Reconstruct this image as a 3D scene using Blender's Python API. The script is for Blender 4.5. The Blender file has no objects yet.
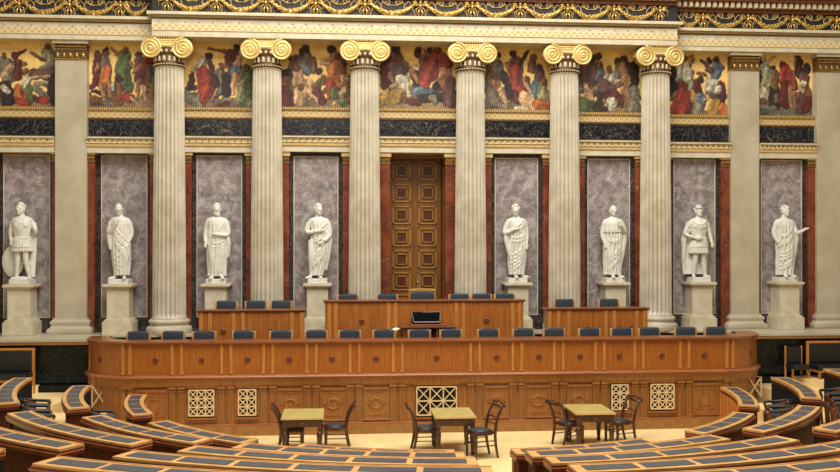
import bpy, math, random
import numpy as np
from math import sin, cos, pi, radians
random.seed(7)
sc = bpy.context.scene
COL = sc.collection

# ------------------------------------------------------------------ camera
cam_d = bpy.data.cameras.new('camera'); cam = bpy.data.objects.new('camera', cam_d); COL.objects.link(cam)
cam_d.sensor_width = 36.0; cam_d.lens = 36.0 * 940 / 840
cam_d.shift_y = 9 / 840.0
cam.location = (-1.97, 0, 4.15)
cam.rotation_euler = (pi / 2, 0, -math.atan(80 / 940.0))
cam_d.clip_end = 200
sc.camera = cam

# ------------------------------------------------------------------ world, light, exposure
w = bpy.data.worlds.new('world'); sc.world = w; w.use_nodes = True
bg = w.node_tree.nodes['Background']; bg.inputs[0].default_value = (1.0, 0.96, 0.88, 1); bg.inputs[1].default_value = 0.20


def area(name, loc, target, sx, sy, power, col):
    l = bpy.data.lights.new(name, 'AREA'); l.shape = 'RECTANGLE'; l.size = sx; l.size_y = sy; l.energy = power; l.color = col
    o = bpy.data.objects.new(name, l); COL.objects.link(o); o.location = loc
    d = [target[i] - loc[i] for i in range(3)]
    import mathutils
    o.rotation_euler = mathutils.Vector(d).to_track_quat('-Z', 'Y').to_euler()
    return o


area('skylight', (0, 13.5, 16.5), (0, 14.6, 0), 14, 10, 4500, (1.0, 0.97, 0.90))
area('front_fill', (-4, 0.5, 13.5), (0, 22, 4), 12, 4, 560, (1.0, 0.96, 0.88))  # added fill lamp high above the camera, brightens the wall front-on
sc.view_settings.view_transform = 'Standard'; sc.view_settings.look = 'None'
sc.view_settings.gamma = 1.0; sc.view_settings.use_curve_mapping = False
sc.view_settings.exposure = 0.0

# ------------------------------------------------------------------ materials
MATS = {}


def lin(c):
    return tuple(((v / 255.0) / 12.92 if v / 255.0 <= .04045 else ((v / 255.0 + .055) / 1.055) ** 2.4) for v in c) + (1.0,)


def mat(name, base, rough=.5, metal=0., var=None, scale=4., stretch=(1, 1, 1), spec=.5, bump=0., coat=0., detail=5., ramp=(.35, .65), noise='noise', bscale=None):
    m = bpy.data.materials.new(name); m.use_nodes = True
    nt = m.node_tree; b = nt.nodes['Principled BSDF']
    b.inputs['Base Color'].default_value = lin(base); b.inputs['Roughness'].default_value = rough
    b.inputs['Metallic'].default_value = metal; b.inputs['Specular IOR Level'].default_value = spec
    if coat: b.inputs['Coat Weight'].default_value = coat; b.inputs['Coat Roughness'].default_value = .15
    tc = nt.nodes.new('ShaderNodeTexCoord'); mp = nt.nodes.new('ShaderNodeMapping')
    mp.inputs['Scale'].default_value = stretch; nt.links.new(tc.outputs['Object'], mp.inputs[0])
    n = nt.nodes.new('ShaderNodeTexNoise'); n.inputs['Scale'].default_value = scale; n.inputs['Detail'].default_value = detail
    nt.links.new(mp.outputs[0], n.inputs['Vector'])
    if var is not None:
        r = nt.nodes.new('ShaderNodeValToRGB'); e = r.color_ramp.elements
        e[0].position = ramp[0]; e[1].position = ramp[1]; e[0].color = lin(base); e[1].color = lin(var)
        nt.links.new(n.outputs['Fac'], r.inputs[0]); nt.links.new(r.outputs[0], b.inputs['Base Color'])
    if bump:
        n2 = nt.nodes.new('ShaderNodeTexNoise'); n2.inputs['Scale'].default_value = bscale or scale * 3; nt.links.new(mp.outputs[0], n2.inputs['Vector'])
        bp = nt.nodes.new('ShaderNodeBump'); bp.inputs['Strength'].default_value = bump; bp.inputs['Distance'].default_value = .01
        nt.links.new(n2.outputs['Fac'], bp.inputs['Height']); nt.links.new(bp.outputs[0], b.inputs['Normal'])
    MATS[name] = m
    return m


def vein(name, c1, c2, cv, scale=1.5, vs=3., width=.03, rough=.25, c3=None, vdist=1.6, fac=.8, spec=.5):
    """polished marble: cloudy ground with thin veins"""
    m = bpy.data.materials.new(name); m.use_nodes = True; nt = m.node_tree; N = nt.nodes; L = nt.links
    b = N['Principled BSDF']; b.inputs['Roughness'].default_value = rough; b.inputs['Specular IOR Level'].default_value = spec
    tc0 = N.new('ShaderNodeTexCoord'); oi = N.new('ShaderNodeObjectInfo')
    ml = N.new('ShaderNodeMath'); ml.operation = 'MULTIPLY'; ml.inputs[1].default_value = 40; L.new(oi.outputs['Random'], ml.inputs[0])
    tc = N.new('ShaderNodeVectorMath'); tc.operation = 'ADD'; L.new(tc0.outputs['Object'], tc.inputs[0]); L.new(ml.outputs[0], tc.inputs[1])
    n = N.new('ShaderNodeTexNoise'); n.inputs['Scale'].default_value = scale; n.inputs['Detail'].default_value = 8; n.inputs['Distortion'].default_value = .6
    L.new(tc.outputs[0], n.inputs['Vector'])
    r = N.new('ShaderNodeValToRGB'); r.color_ramp.elements[0].position = .36; r.color_ramp.elements[1].position = .64
    r.color_ramp.elements[0].color = lin(c1); r.color_ramp.elements[1].color = lin(c2)
    if c3:
        e = r.color_ramp.elements.new(.5); e.color = lin(c3)
    L.new(n.outputs['Fac'], r.inputs[0])
    prev = r.outputs[0]
    for k, (s_, wd) in enumerate(((vs, width), (vs * 2.7, width * 1.2))):
        v = N.new('ShaderNodeTexNoise'); v.inputs['Scale'].default_value = s_; v.inputs['Detail'].default_value = 4; v.inputs['Distortion'].default_value = vdist
        mp = N.new('ShaderNodeMapping'); mp.inputs['Location'].default_value = (3.1 * k + 1, 7.7, 2.2); mp.inputs['Rotation'].default_value = (.4, .6 + k, .2)
        L.new(tc.outputs[0], mp.inputs[0]); L.new(mp.outputs[0], v.inputs['Vector'])
        a = N.new('ShaderNodeMath'); a.operation = 'SUBTRACT'; a.inputs[1].default_value = .5; L.new(v.outputs['Fac'], a.inputs[0])
        ab = N.new('ShaderNodeMath'); ab.operation = 'ABSOLUTE'; L.new(a.outputs[0], ab.inputs[0])
        mr = N.new('ShaderNodeMapRange'); mr.inputs[1].default_value = 0; mr.inputs[2].default_value = wd; mr.inputs[3].default_value = fac; mr.inputs[4].default_value = 0
        L.new(ab.outputs[0], mr.inputs[0])
        mx = N.new('ShaderNodeMix'); mx.data_type = 'RGBA'; mx.inputs[7].default_value = lin(cv)
        L.new(mr.outputs[0], mx.inputs[0]); L.new(prev, mx.inputs[6]); prev = mx.outputs[2]
    L.new(prev, b.inputs['Base Color'])
    MATS[name] = m
    return m


def banded(name, c1, c2, kx, kz, thr=.1, rough=.5, metal=0.):
    """painted running ornament: alternating lozenges along x"""
    m = bpy.data.materials.new(name); m.use_nodes = True; nt = m.node_tree; N = nt.nodes; L = nt.links
    b = N['Principled BSDF']; b.inputs['Roughness'].default_value = rough; b.inputs['Metallic'].default_value = metal
    tc = N.new('ShaderNodeTexCoord'); sp = N.new('ShaderNodeSeparateXYZ'); L.new(tc.outputs['Object'], sp.inputs[0])
    outs = []
    for ax, k in ((0, kx), (2, kz)):
        a = N.new('ShaderNodeMath'); a.operation = 'MULTIPLY'; a.inputs[1].default_value = k; L.new(sp.outputs[ax], a.inputs[0])
        s = N.new('ShaderNodeMath'); s.operation = 'COSINE'; L.new(a.outputs[0], s.inputs[0]); outs.append(s)
    mu = N.new('ShaderNodeMath'); mu.operation = 'MULTIPLY'; L.new(outs[0].outputs[0], mu.inputs[0]); L.new(outs[1].outputs[0], mu.inputs[1])
    mr = N.new('ShaderNodeMapRange'); mr.inputs[1].default_value = thr - .25; mr.inputs[2].default_value = thr + .25; L.new(mu.outputs[0], mr.inputs[0])
    mx = N.new('ShaderNodeMix'); mx.data_type = 'RGBA'; mx.inputs[6].default_value = lin(c1); mx.inputs[7].default_value = lin(c2)
    L.new(mr.outputs[0], mx.inputs[0]); L.new(mx.outputs[2], b.inputs['Base Color'])
    MATS[name] = m
    return m


mat('stone', (204, 194, 172), .42, var=(180, 168, 144), scale=2.2, bump=.05, detail=9)
mat('stone_pil', (190, 179, 154), .40, var=(172, 159, 132), scale=1.6, detail=9)
mat('cream', (210, 199, 170), .55, var=(194, 181, 150), scale=5)
mat('statue', (222, 218, 206), .55, var=(206, 201, 186), scale=6)
mat('gold', (214, 180, 104), .32, metal=.7, var=(176, 138, 70), scale=14, bump=.2)
mat('gold_bright', (238, 216, 146), .33, metal=.4, var=(226, 198, 122), scale=9)
mat('gold_groove_shade', (212, 184, 116), .38, metal=.35, var=(198, 166, 96), scale=9)  # darker copy of the bright gold, paints groove shade behind the volute spirals
mat('gold_dull', (150, 112, 52), .5, metal=.4, var=(120, 84, 36), scale=20)
mat('ochre', (202, 170, 108), .55, var=(188, 154, 92), scale=8)
mat('brown_gilt', (112, 78, 36), .5, metal=.2, var=(80, 52, 24), scale=25)
mat('frieze_ground', (26, 22, 24), .6, var=(40, 34, 34), scale=12)
banded('ornament_band', (212, 196, 148), (192, 156, 98), 40., 45., .3)
banded('ornament_red', (200, 176, 122), (180, 148, 94), 42., 44., .1)
banded('rope', (110, 78, 34), (196, 160, 88), 110., 1., .0)
vein('red_marble', (98, 44, 26), (134, 68, 42), (170, 124, 94), 2.2, 1.1, .004, .22)
vein('grey_marble', (120, 112, 110), (166, 160, 156), (212, 208, 202), 4.5, 2.2, .007, .22, c3=(146, 130, 126), vdist=.35, fac=.7)
vein('black_marble', (20, 20, 26), (48, 46, 56), (150, 140, 120), 7, 7, .018, .15, fac=.5)
vein('slab_marble', (16, 18, 24), (28, 30, 40), (166, 148, 112), 4, 3.6, .008, .2, fac=.6, vdist=.6)
vein('dado_marble', (9, 12, 11), (15, 19, 17), (90, 100, 88), 3, 1.1, .003, .3, fac=.5, vdist=.6, spec=.25)
mat('wood', (172, 102, 36), .38, var=(148, 82, 26), scale=3, stretch=(9, 9, .7), coat=.25)
mat('wood_low', (166, 110, 54), .42, var=(142, 88, 38), scale=3, stretch=(10, 10, .7), coat=.2)
mat('wood_light', (196, 130, 58), .38, var=(174, 108, 44), scale=3, stretch=(9, 9, .8), coat=.2)
mat('wood_plinth', (158, 112, 58), .45, var=(140, 94, 44), scale=2, stretch=(3, 3, 5), coat=.2)
mat('wood_rim', (140, 78, 30), .35, var=(120, 62, 22), scale=3, stretch=(.7, 8, 8), coat=.3)
mat('wood_lip', (160, 98, 54), .35, var=(140, 80, 40), scale=3, stretch=(.7, 8, 8), coat=.3)
mat('desk_top', (218, 168, 102), .4, var=(198, 142, 78), scale=4, coat=.2)
mat('desk_edge', (98, 36, 18), .4, var=(80, 28, 14), scale=6, coat=.3)
mat('desk_lip', (168, 98, 54), .4, var=(150, 82, 42), scale=6)
mat('desk_body', (78, 38, 18), .65, var=(58, 26, 12), scale=3, stretch=(8, 8, .7), spec=.15)
mat('pad', (60, 64, 70), .34, var=(72, 76, 82), scale=30, bump=.1)
mat('leather', (58, 66, 72), .3, var=(48, 55, 61), scale=20, bump=.1)
mat('leather_dark', (22, 24, 28), .4, var=(16, 18, 20), scale=10, bump=.1)
mat('curtain_green', (30, 34, 32), .8, spec=.1, var=(24, 28, 26), scale=2, stretch=(10, 10, .5))
mat('rosette', (112, 62, 28), .4)
mat('dark_wood', (74, 36, 20), .35, var=(54, 24, 14), scale=6, coat=.3)
mat('chair_wood', (206, 158, 102), .4, var=(184, 132, 76), scale=8)
mat('table_top', (192, 172, 106), .45, var=(176, 154, 86), scale=4)
mat('table_edge', (206, 160, 104), .4)
mat('door_wood', (140, 92, 36), .38, var=(116, 70, 24), scale=3, stretch=(6, 6, .7), coat=.3, metal=.1)
mat('door_gilt', (176, 128, 60), .4, metal=.2)
mat('door_inlay', (96, 48, 24), .35, var=(72, 32, 18), scale=14)
mat('carpet', (234, 206, 146), .9, var=(222, 190, 128), scale=1.2, bump=.1, bscale=60)
mat('cornice_brown', (128, 72, 30), .5, metal=.15, var=(96, 50, 20), scale=25)
mat('teeth', (196, 180, 146), .6)
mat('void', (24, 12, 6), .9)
mat('void_black', (8, 8, 9), .95, spec=.1)
mat('grille_gold', (226, 198, 148), .45, metal=.15)
mat('metal_light', (140, 136, 130), .35, metal=.5)
mat('paper', (238, 236, 230), .7)
mat('ceiling_cream', (206, 204, 176), .7)

# ------------------------------------------------------------------ mesh helpers


class MB:
    def __init__(s): s.v = []; s.f = []

    def add(s, V, F):
        o = len(s.v); s.v += [tuple(p) for p in V]; s.f += [tuple(i + o for i in q) for q in F]; return s

    def box(s, x0, x1, y0, y1, z0, z1):
        V = [(x, y, z) for x in (x0, x1) for y in (y0, y1) for z in (z0, z1)]
        return s.add(V, [(0, 1, 3, 2), (4, 6, 7, 5), (0, 4, 5, 1), (2, 3, 7, 6), (0, 2, 6, 4), (1, 5, 7, 3)])

    def lathe(s, cx, cy, prof, n=24, flat=None):
        """prof: list of (z, r)"""
        V = [(cx + r * cos(2 * pi * i / n), cy + r * sin(2 * pi * i / n), z) for z, r in prof for i in range(n)]
        F = [(k * n + i, k * n + (i + 1) % n, (k + 1) * n + (i + 1) % n, (k + 1) * n + i) for k in range(len(prof) - 1) for i in range(n)]
        F += [tuple(range(n))[::-1], tuple(range((len(prof) - 1) * n, len(prof) * n))]
        return s.add(V, F)

    def ell(s, c, r, n=12, m=8, rot=0.):
        V = []; F = []
        cr, sr = cos(rot), sin(rot)
        for j in range(m + 1):
            t = pi * j / m
            for i in range(n):
                p = 2 * pi * i / n
                x, y, z = r[0] * sin(t) * cos(p), r[1] * sin(t) * sin(p), r[2] * cos(t)
                x, z = x * cr + z * sr, -x * sr + z * cr
                V.append((c[0] + x, c[1] + y, c[2] + z))
        for j in range(m):
            for i in range(n):
                F.append((j * n + i, (j + 1) * n + i, (j + 1) * n + (i + 1) % n, j * n + (i + 1) % n))
        return s.add(V, F)

    def tube(s, pts, rad, n=8, flat=1.):
        """closed swept tube; rad a number or a list; flat squashes it along its second axis"""
        P = [np.array(p, float) for p in pts]; R = rad if hasattr(rad, '__len__') else [rad] * len(P)
        V = []; F = []; ref = None
        for k, p in enumerate(P):
            t = P[min(k + 1, len(P) - 1)] - P[max(k - 1, 0)]; t /= (np.linalg.norm(t) + 1e-9)
            if ref is None:
                ref = np.array((0, 1., 0)) if abs(t[1]) < .9 else np.array((1., 0, 0))
            u = np.cross(t, ref); u /= np.linalg.norm(u) + 1e-9; v = np.cross(u, t); ref = v
            for i in range(n):
                a = 2 * pi * i / n
                V.append(tuple(p + R[k] * (cos(a) * u + flat * sin(a) * v)))
        for k in range(len(P) - 1):
            for i in range(n):
                F.append((k * n + i, k * n + (i + 1) % n, (k + 1) * n + (i + 1) % n, (k + 1) * n + i))
        F += [tuple(range(n))[::-1], tuple(range((len(P) - 1) * n, len(P) * n))]
        return s.add(V, F)

    def bar(s, a, b, w_, d):
        """square bar between two points in space, width w_ (in-plane) depth d (along y)"""
        a = np.array(a, float); b = np.array(b, float); t = b - a; t /= np.linalg.norm(t)
        u = np.array((0, 1., 0)) if abs(t[1]) < .9 else np.array((1., 0, 0)); v = np.cross(t, u); v /= np.linalg.norm(v); u = np.cross(v, t)
        V = [q + i * v * w_ / 2 + j * u * d / 2 for q in (a, b) for i, j in ((-1, -1), (1, -1), (1, 1), (-1, 1))]
        return s.add(V, [(0, 1, 2, 3), (4, 7, 6, 5), (0, 4, 5, 1), (1, 5, 6, 2), (2, 6, 7, 3), (3, 7, 4, 0)])

    def arc(s, r0, r1, z0, z1, a0, a1, n=None, c=(0.1, 19.6)):
        """block curved about the chamber's centre, angles in degrees from -y towards +x"""
        n = n or max(2, int(abs(a1 - a0) / 1.5) + 1)
        V = []
        for i in range(n + 1):
            a = radians(a0 + (a1 - a0) * i / n)
            for r, z in ((r0, z0), (r1, z0), (r1, z1), (r0, z1)):
                V.append((c[0] + r * sin(a), c[1] - r * cos(a), z))
        F = []
        for i in range(n):
            for k in range(4):
                F.append((i * 4 + k, i * 4 + (k + 1) % 4, i * 4 + 4 + (k + 1) % 4, i * 4 + 4 + k))
        F += [(0, 3, 2, 1), (n * 4, n * 4 + 1, n * 4 + 2, n * 4 + 3)]
        return s.add(V, F)

    def sweep(s, path, prof, closed=False):
        """prof: closed polygon of (outward offset, z) swept along a path of (x, y, nx, ny)"""
        m = len(prof); V = [(x + nx * o, y + ny * o, z) for (x, y, nx, ny) in path for (o, z) in prof]
        F = [(i * m + k, i * m + (k + 1) % m, (i + 1) * m + (k + 1) % m, (i + 1) * m + k) for i in range(len(path) - 1) for k in range(m)]
        F += [tuple(range(m))[::-1], tuple(range((len(path) - 1) * m, len(path) * m))]
        return s.add(V, F)

    def rotz(s, ang, c=(0, 0), start=0):
        ca, sa = cos(ang), sin(ang)
        s.v[start:] = [(c[0] + (x - c[0]) * ca - (y - c[1]) * sa, c[1] + (x - c[0]) * sa + (y - c[1]) * ca, z) for x, y, z in s.v[start:]]
        return s

    def build(s, name, m, parent=None, org=(0, 0, 0), smooth=False, bevel=0.):
        me = bpy.data.meshes.new(name)
        me.from_pydata([(x - org[0], y - org[1], z - org[2]) for x, y, z in s.v], [], s.f)
        import bmesh
        b = bmesh.new(); b.from_mesh(me); bmesh.ops.recalc_face_normals(b, faces=b.faces); b.to_mesh(me); b.free()
        me.materials.append(MATS[m] if isinstance(m, str) else m)
        if smooth:
            me.polygons.foreach_set('use_smooth', [True] * len(me.polygons))
            if smooth != 'all':
                me.set_sharp_from_angle(angle=radians(38))
        o = bpy.data.objects.new(name, me); COL.objects.link(o)
        if parent: o.parent = parent
        else: o.location = org
        if bevel:
            bv = o.modifiers.new('bevel', 'BEVEL'); bv.width = bevel; bv.segments = 2; bv.limit_method = 'ANGLE'
        return o


def tag(o, label=None, cat=None, group=None, kind=None):
    if label: o['label'] = label
    if cat: o['category'] = cat
    if group: o['group'] = group
    if kind: o['kind'] = kind
    return o


def empty(name, loc, label=None, cat=None, group=None, kind=None, rz=0.):
    o = bpy.data.objects.new(name, None); COL.objects.link(o); o.location = loc; o.rotation_euler = (0, 0, rz); o.empty_display_size = .1
    return tag(o, label, cat, group, kind)


def kids(o): return [c for c in bpy.data.objects if c.parent == o]


def copy_tree(o, parent=None):
    c = o.copy(); COL.objects.link(c); c.parent = parent
    for ch in list(o.children): copy_tree(ch, c)
    return c


def struct(name, mb, m, **k):
    o = mb.build(name, m, **k)
    if not k.get('parent'): o['kind'] = 'structure'
    return o


bpy.context.view_layer.update()

# ------------------------------------------------------------------ floor and terraces
C0 = (0.1, 19.6)
RROW = [6.3, 7.38, 8.5, 9.68, 10.9, 12.1]
ZROW = [1.15, 1.355, 1.53, 1.705, 1.885, 2.07]
struct('floor', MB().box(-16, 16, -6, 24.2, -.2, 0), 'carpet')
for k in range(6):
    mb = MB(); r0 = RROW[k] - .37; r1 = (RROW[k + 1] - .37) if k < 5 else 22
    f = ZROW[k] - .75
    e_ = (87, 96, 118, 118, 118, 118)[k]; mb.arc(r0, r1 + .02, 0, f, -e_, e_, 110)
    # cut beyond the wall plinth
    mb.v = [(x, min(y, 22.15), z) for x, y, z in mb.v]
    struct('floor_terrace', mb, 'carpet')

# ------------------------------------------------------------------ back wall
COLS = [-6.12, -3.76, -1.36, 1.29, 3.685, 6.05]
PILS = [-8.49, 8.465, 10.77]
mb = MB()
YW = 23.75
mb.box(-14, -.82, YW + .32, 24.6, 1.5, 12.0); mb.box(.82, 15, YW + .32, 24.6, 1.5, 12.0); mb.box(-.82, .82, YW + .32, 24.6, 6.47, 12.0)
struct('wall_back', mb, 'stone_pil')
# stone terrace the columns stand on, dark marble dado below with a cream ledge
mb = MB().box(-14, 15, 22.95, 24.6, 1.2, 1.94).box(-14, -7.4, 22.2, 22.95, 0.2, 1.93).box(7.7, 15, 22.2, 22.95, 0.2, 1.93)
struct('wall_plinth', mb, 'dado_marble')
mb = MB().box(-14, -7.35, 22.14, 24, 1.93, 1.99).box(7.65, 15, 22.14, 24, 1.93, 1.99).box(-7.35, 7.65, 22.9, 24, 1.95, 1.995)
struct('trim_1', mb, 'stone_pil')
mb = MB().box(-14, -7.35, 22.155, 22.2, 1.86, 1.93).box(7.65, 15, 22.155, 22.2, 1.86, 1.93)
struct('trim_2', mb, 'wood_plinth')
prof = [(0, .6), (.10, .6), (.10, .92), (.05, .97), (.09, 1.0), (.06, 1.05), (.07, 1.12), (.0, 1.2)]
mb = MB()
for xa, xb in ((-14, -7.5), (7.8, 15)):
    mb.sweep([(xa, 22.2, 0, -1), (xb, 22.2, 0, -1)], prof)
struct('baseboard_back', mb, 'dado_marble')

# names of the nine bays, used in labels
BAY = [(-9.63, 'the shield-bearing soldier'), (-7.29, 'the bowed bald statue'), (-4.955, 'the sashed toga statue'), (-2.57, 'the folded-arm statue'),
       (-.02, 'the coffered door'), (2.515, 'the raised-forearm statue'), (4.92, 'the short-caped statue'), (7.19, 'the armoured cloaked statue'), (9.53, 'the open-handed statue')]


def box_at(mb, cx, hw, y0, y1, z0, z1): return mb.box(cx - hw, cx + hw, y0, y1, z0, z1)


BX = [(-13, -8.88), (-8.11, -6.2), (-6.04, -3.84), (-3.68, -1.44), (-1.28, 1.21), (1.37, 3.6), (3.77, 5.97), (6.13, 8.08), (8.85, 10.39)]
SHIFT = [-.07, -.07, -.035, 0, 0, 0, -.04, -.07, -.07]


def bay(i):
    cx, nm = BAY[i]
    door = i == 4
    HW = 1.0 if i != 4 else 1.12
    xl, xr = BX[i]
    pd = .12 if i < 2 else 0.
    # entablature over the niche: structure trim
    mb = MB(); y = YW
    mb.box(xl, xr, 23.50, y + .3, 6.47, 6.62)
    t = struct('trim_%d' % (10 + i), mb, 'cream')
    MB().box(xl, xr, 23.47, y + .2, 6.62, 6.70).build('gilt_band', 'ochre', t)
    MB().box(xl, xr, 23.45, y + .2, 6.70, 6.815).build('dotted_band', 'ornament_band', t)
    MB().box(xl, xr, 23.40, y + .2, 6.815, 6.85).build('top_moulding', 'cream', t)
    MB().box(xl, xr, 23.44, y + .2, 6.85, 6.872).build('dark_line', 'brown_gilt', t)
    mb = MB()
    n = 14
    for k in range(n): mb.box(xl + (k + .5) * (xr - xl) / n - .018, xl + (k + .5) * (xr - xl) / n + .018, 23.435, 23.46, 6.745, 6.78)
    mb.build('dentils', 'gold_dull', t)
    t.location.z += SHIFT[i]
    # above
    mb = MB().box(xl, xr, 23.66, y + .3, 6.872, 7.34); s_ = struct('trim_%d' % (20 + i), mb, 'cream')
    MB().box(xl, xr, 23.62, y, 7.30, 7.345).build('dark_line', 'brown_gilt', s_)
    MB().box(xl, xr, 23.62, y + .2, 7.345, 7.52).build('ornament_strip', 'ornament_red', s_)
    MB().box(xl, xr, 23.58, y + .2, 7.52, 7.59).build('gilt_ledge', 'rope', s_)
    s_.location.z += SHIFT[i]
    o = MB().box(max(xl, cx - .98), min(xr, cx + .98), 23.64, 23.67, 6.90, 7.29).build('marble_frieze_slab', 'slab_marble', org=(cx, 23.65, 6.9))
    tag(o, 'long black gold-veined marble slab high above ' + nm, 'marble slab', 'black marble slabs', 'thing'); o.location.z += SHIFT[i]
    # red marble antae with small gilt capitals
    for sd in (-1, 1):
        a = (.665 if not door else .70); b_ = (.90 if not door else 1.0)
        x0, x1 = (cx + a, cx + b_) if sd > 0 else (cx - b_, cx - a)
        r = empty('red_marble_pilaster', ((x0 + x1) / 2, 23.6, 1.99), 'red marble strip with gilt capital, %s of %s' % ('right' if sd > 0 else 'left', nm), 'pilaster', 'red marble pilaster strips', 'thing')
        g = r.location
        MB().box(x0, x1, 23.58, 24.05, 1.99, 6.18).build('shaft', 'red_marble', r, g)
        mb = MB().box(x0 - .015, x1 + .015, 23.56, 24.05, 6.18, 6.21)
        k = 4
        for q in range(k): mb.ell((x0 + (q + .5) * (x1 - x0) / k, 23.57, 6.28), (.03, .03, .055), 8, 6)
        mb.box(x0, x1, 23.575, 24.0, 6.21, 6.36)
        mb.build('capital', 'gold_dull', r, g)
        MB().box(x0 - .03, x1 + .03, 23.53, 24.05, 6.36, 6.47).build('abacus', 'ochre', r, g)
    if door: return
    # niche panel
    r = empty('niche_panel', (cx, 23.74 + pd, 1.99), 'grey-purple veined marble panel framed in black behind ' + nm, 'marble panel', 'niche panels', 'thing')
    g = r.location
    mb = MB()
    mb.box(cx - .72, cx - .557, 23.70 + pd, 24.03, 1.99, 6.47); mb.box(cx + .557, cx + .72, 23.70 + pd, 24.03, 1.99, 6.47)
    mb.box(cx - .557, cx + .557, 23.70 + pd, 24.03, 1.99, 2.36); mb.box(cx - .557, cx + .557, 23.70 + pd, 24.03, 6.37, 6.47)
    mb.build('black_surround', 'black_marble', r, g)
    MB().box(cx - .537, cx + .537, 23.715 + pd, 24.03, 2.38, 6.35).build('veined_panel', 'grey_marble', r, g)
    mb = MB()
    for x0, x1, z0, z1 in ((-.559, -.537, 2.36, 6.37), (.537, .559, 2.36, 6.37), (-.537, .537, 2.36, 2.38), (-.537, .537, 6.35, 6.37)):
        mb.box(cx + x0, cx + x1, 23.685 + pd, 24.03, z0, z1)
    mb.build('edge_strip', 'cream', r, g)


for i in range(9): bay(i)

# ------------------------------------------------------------------ painted friezes (flat paintings, generic groups of robed figures)
PAL = dict(k=(66, 38, 24), b=(122, 76, 44), s=(204, 160, 112), t=(164, 112, 72), r=(156, 50, 34), m=(96, 34, 28), o=(186, 100, 42), g=(92, 106, 56),
           l=(152, 152, 106), w=(196, 188, 160), u=(92, 108, 122), y=(118, 106, 88), p=(104, 66, 62), v=(128, 120, 98), d=(48, 36, 30), a=(140, 114, 78), f=(172, 132, 62), c=(86, 120, 128))
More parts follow.
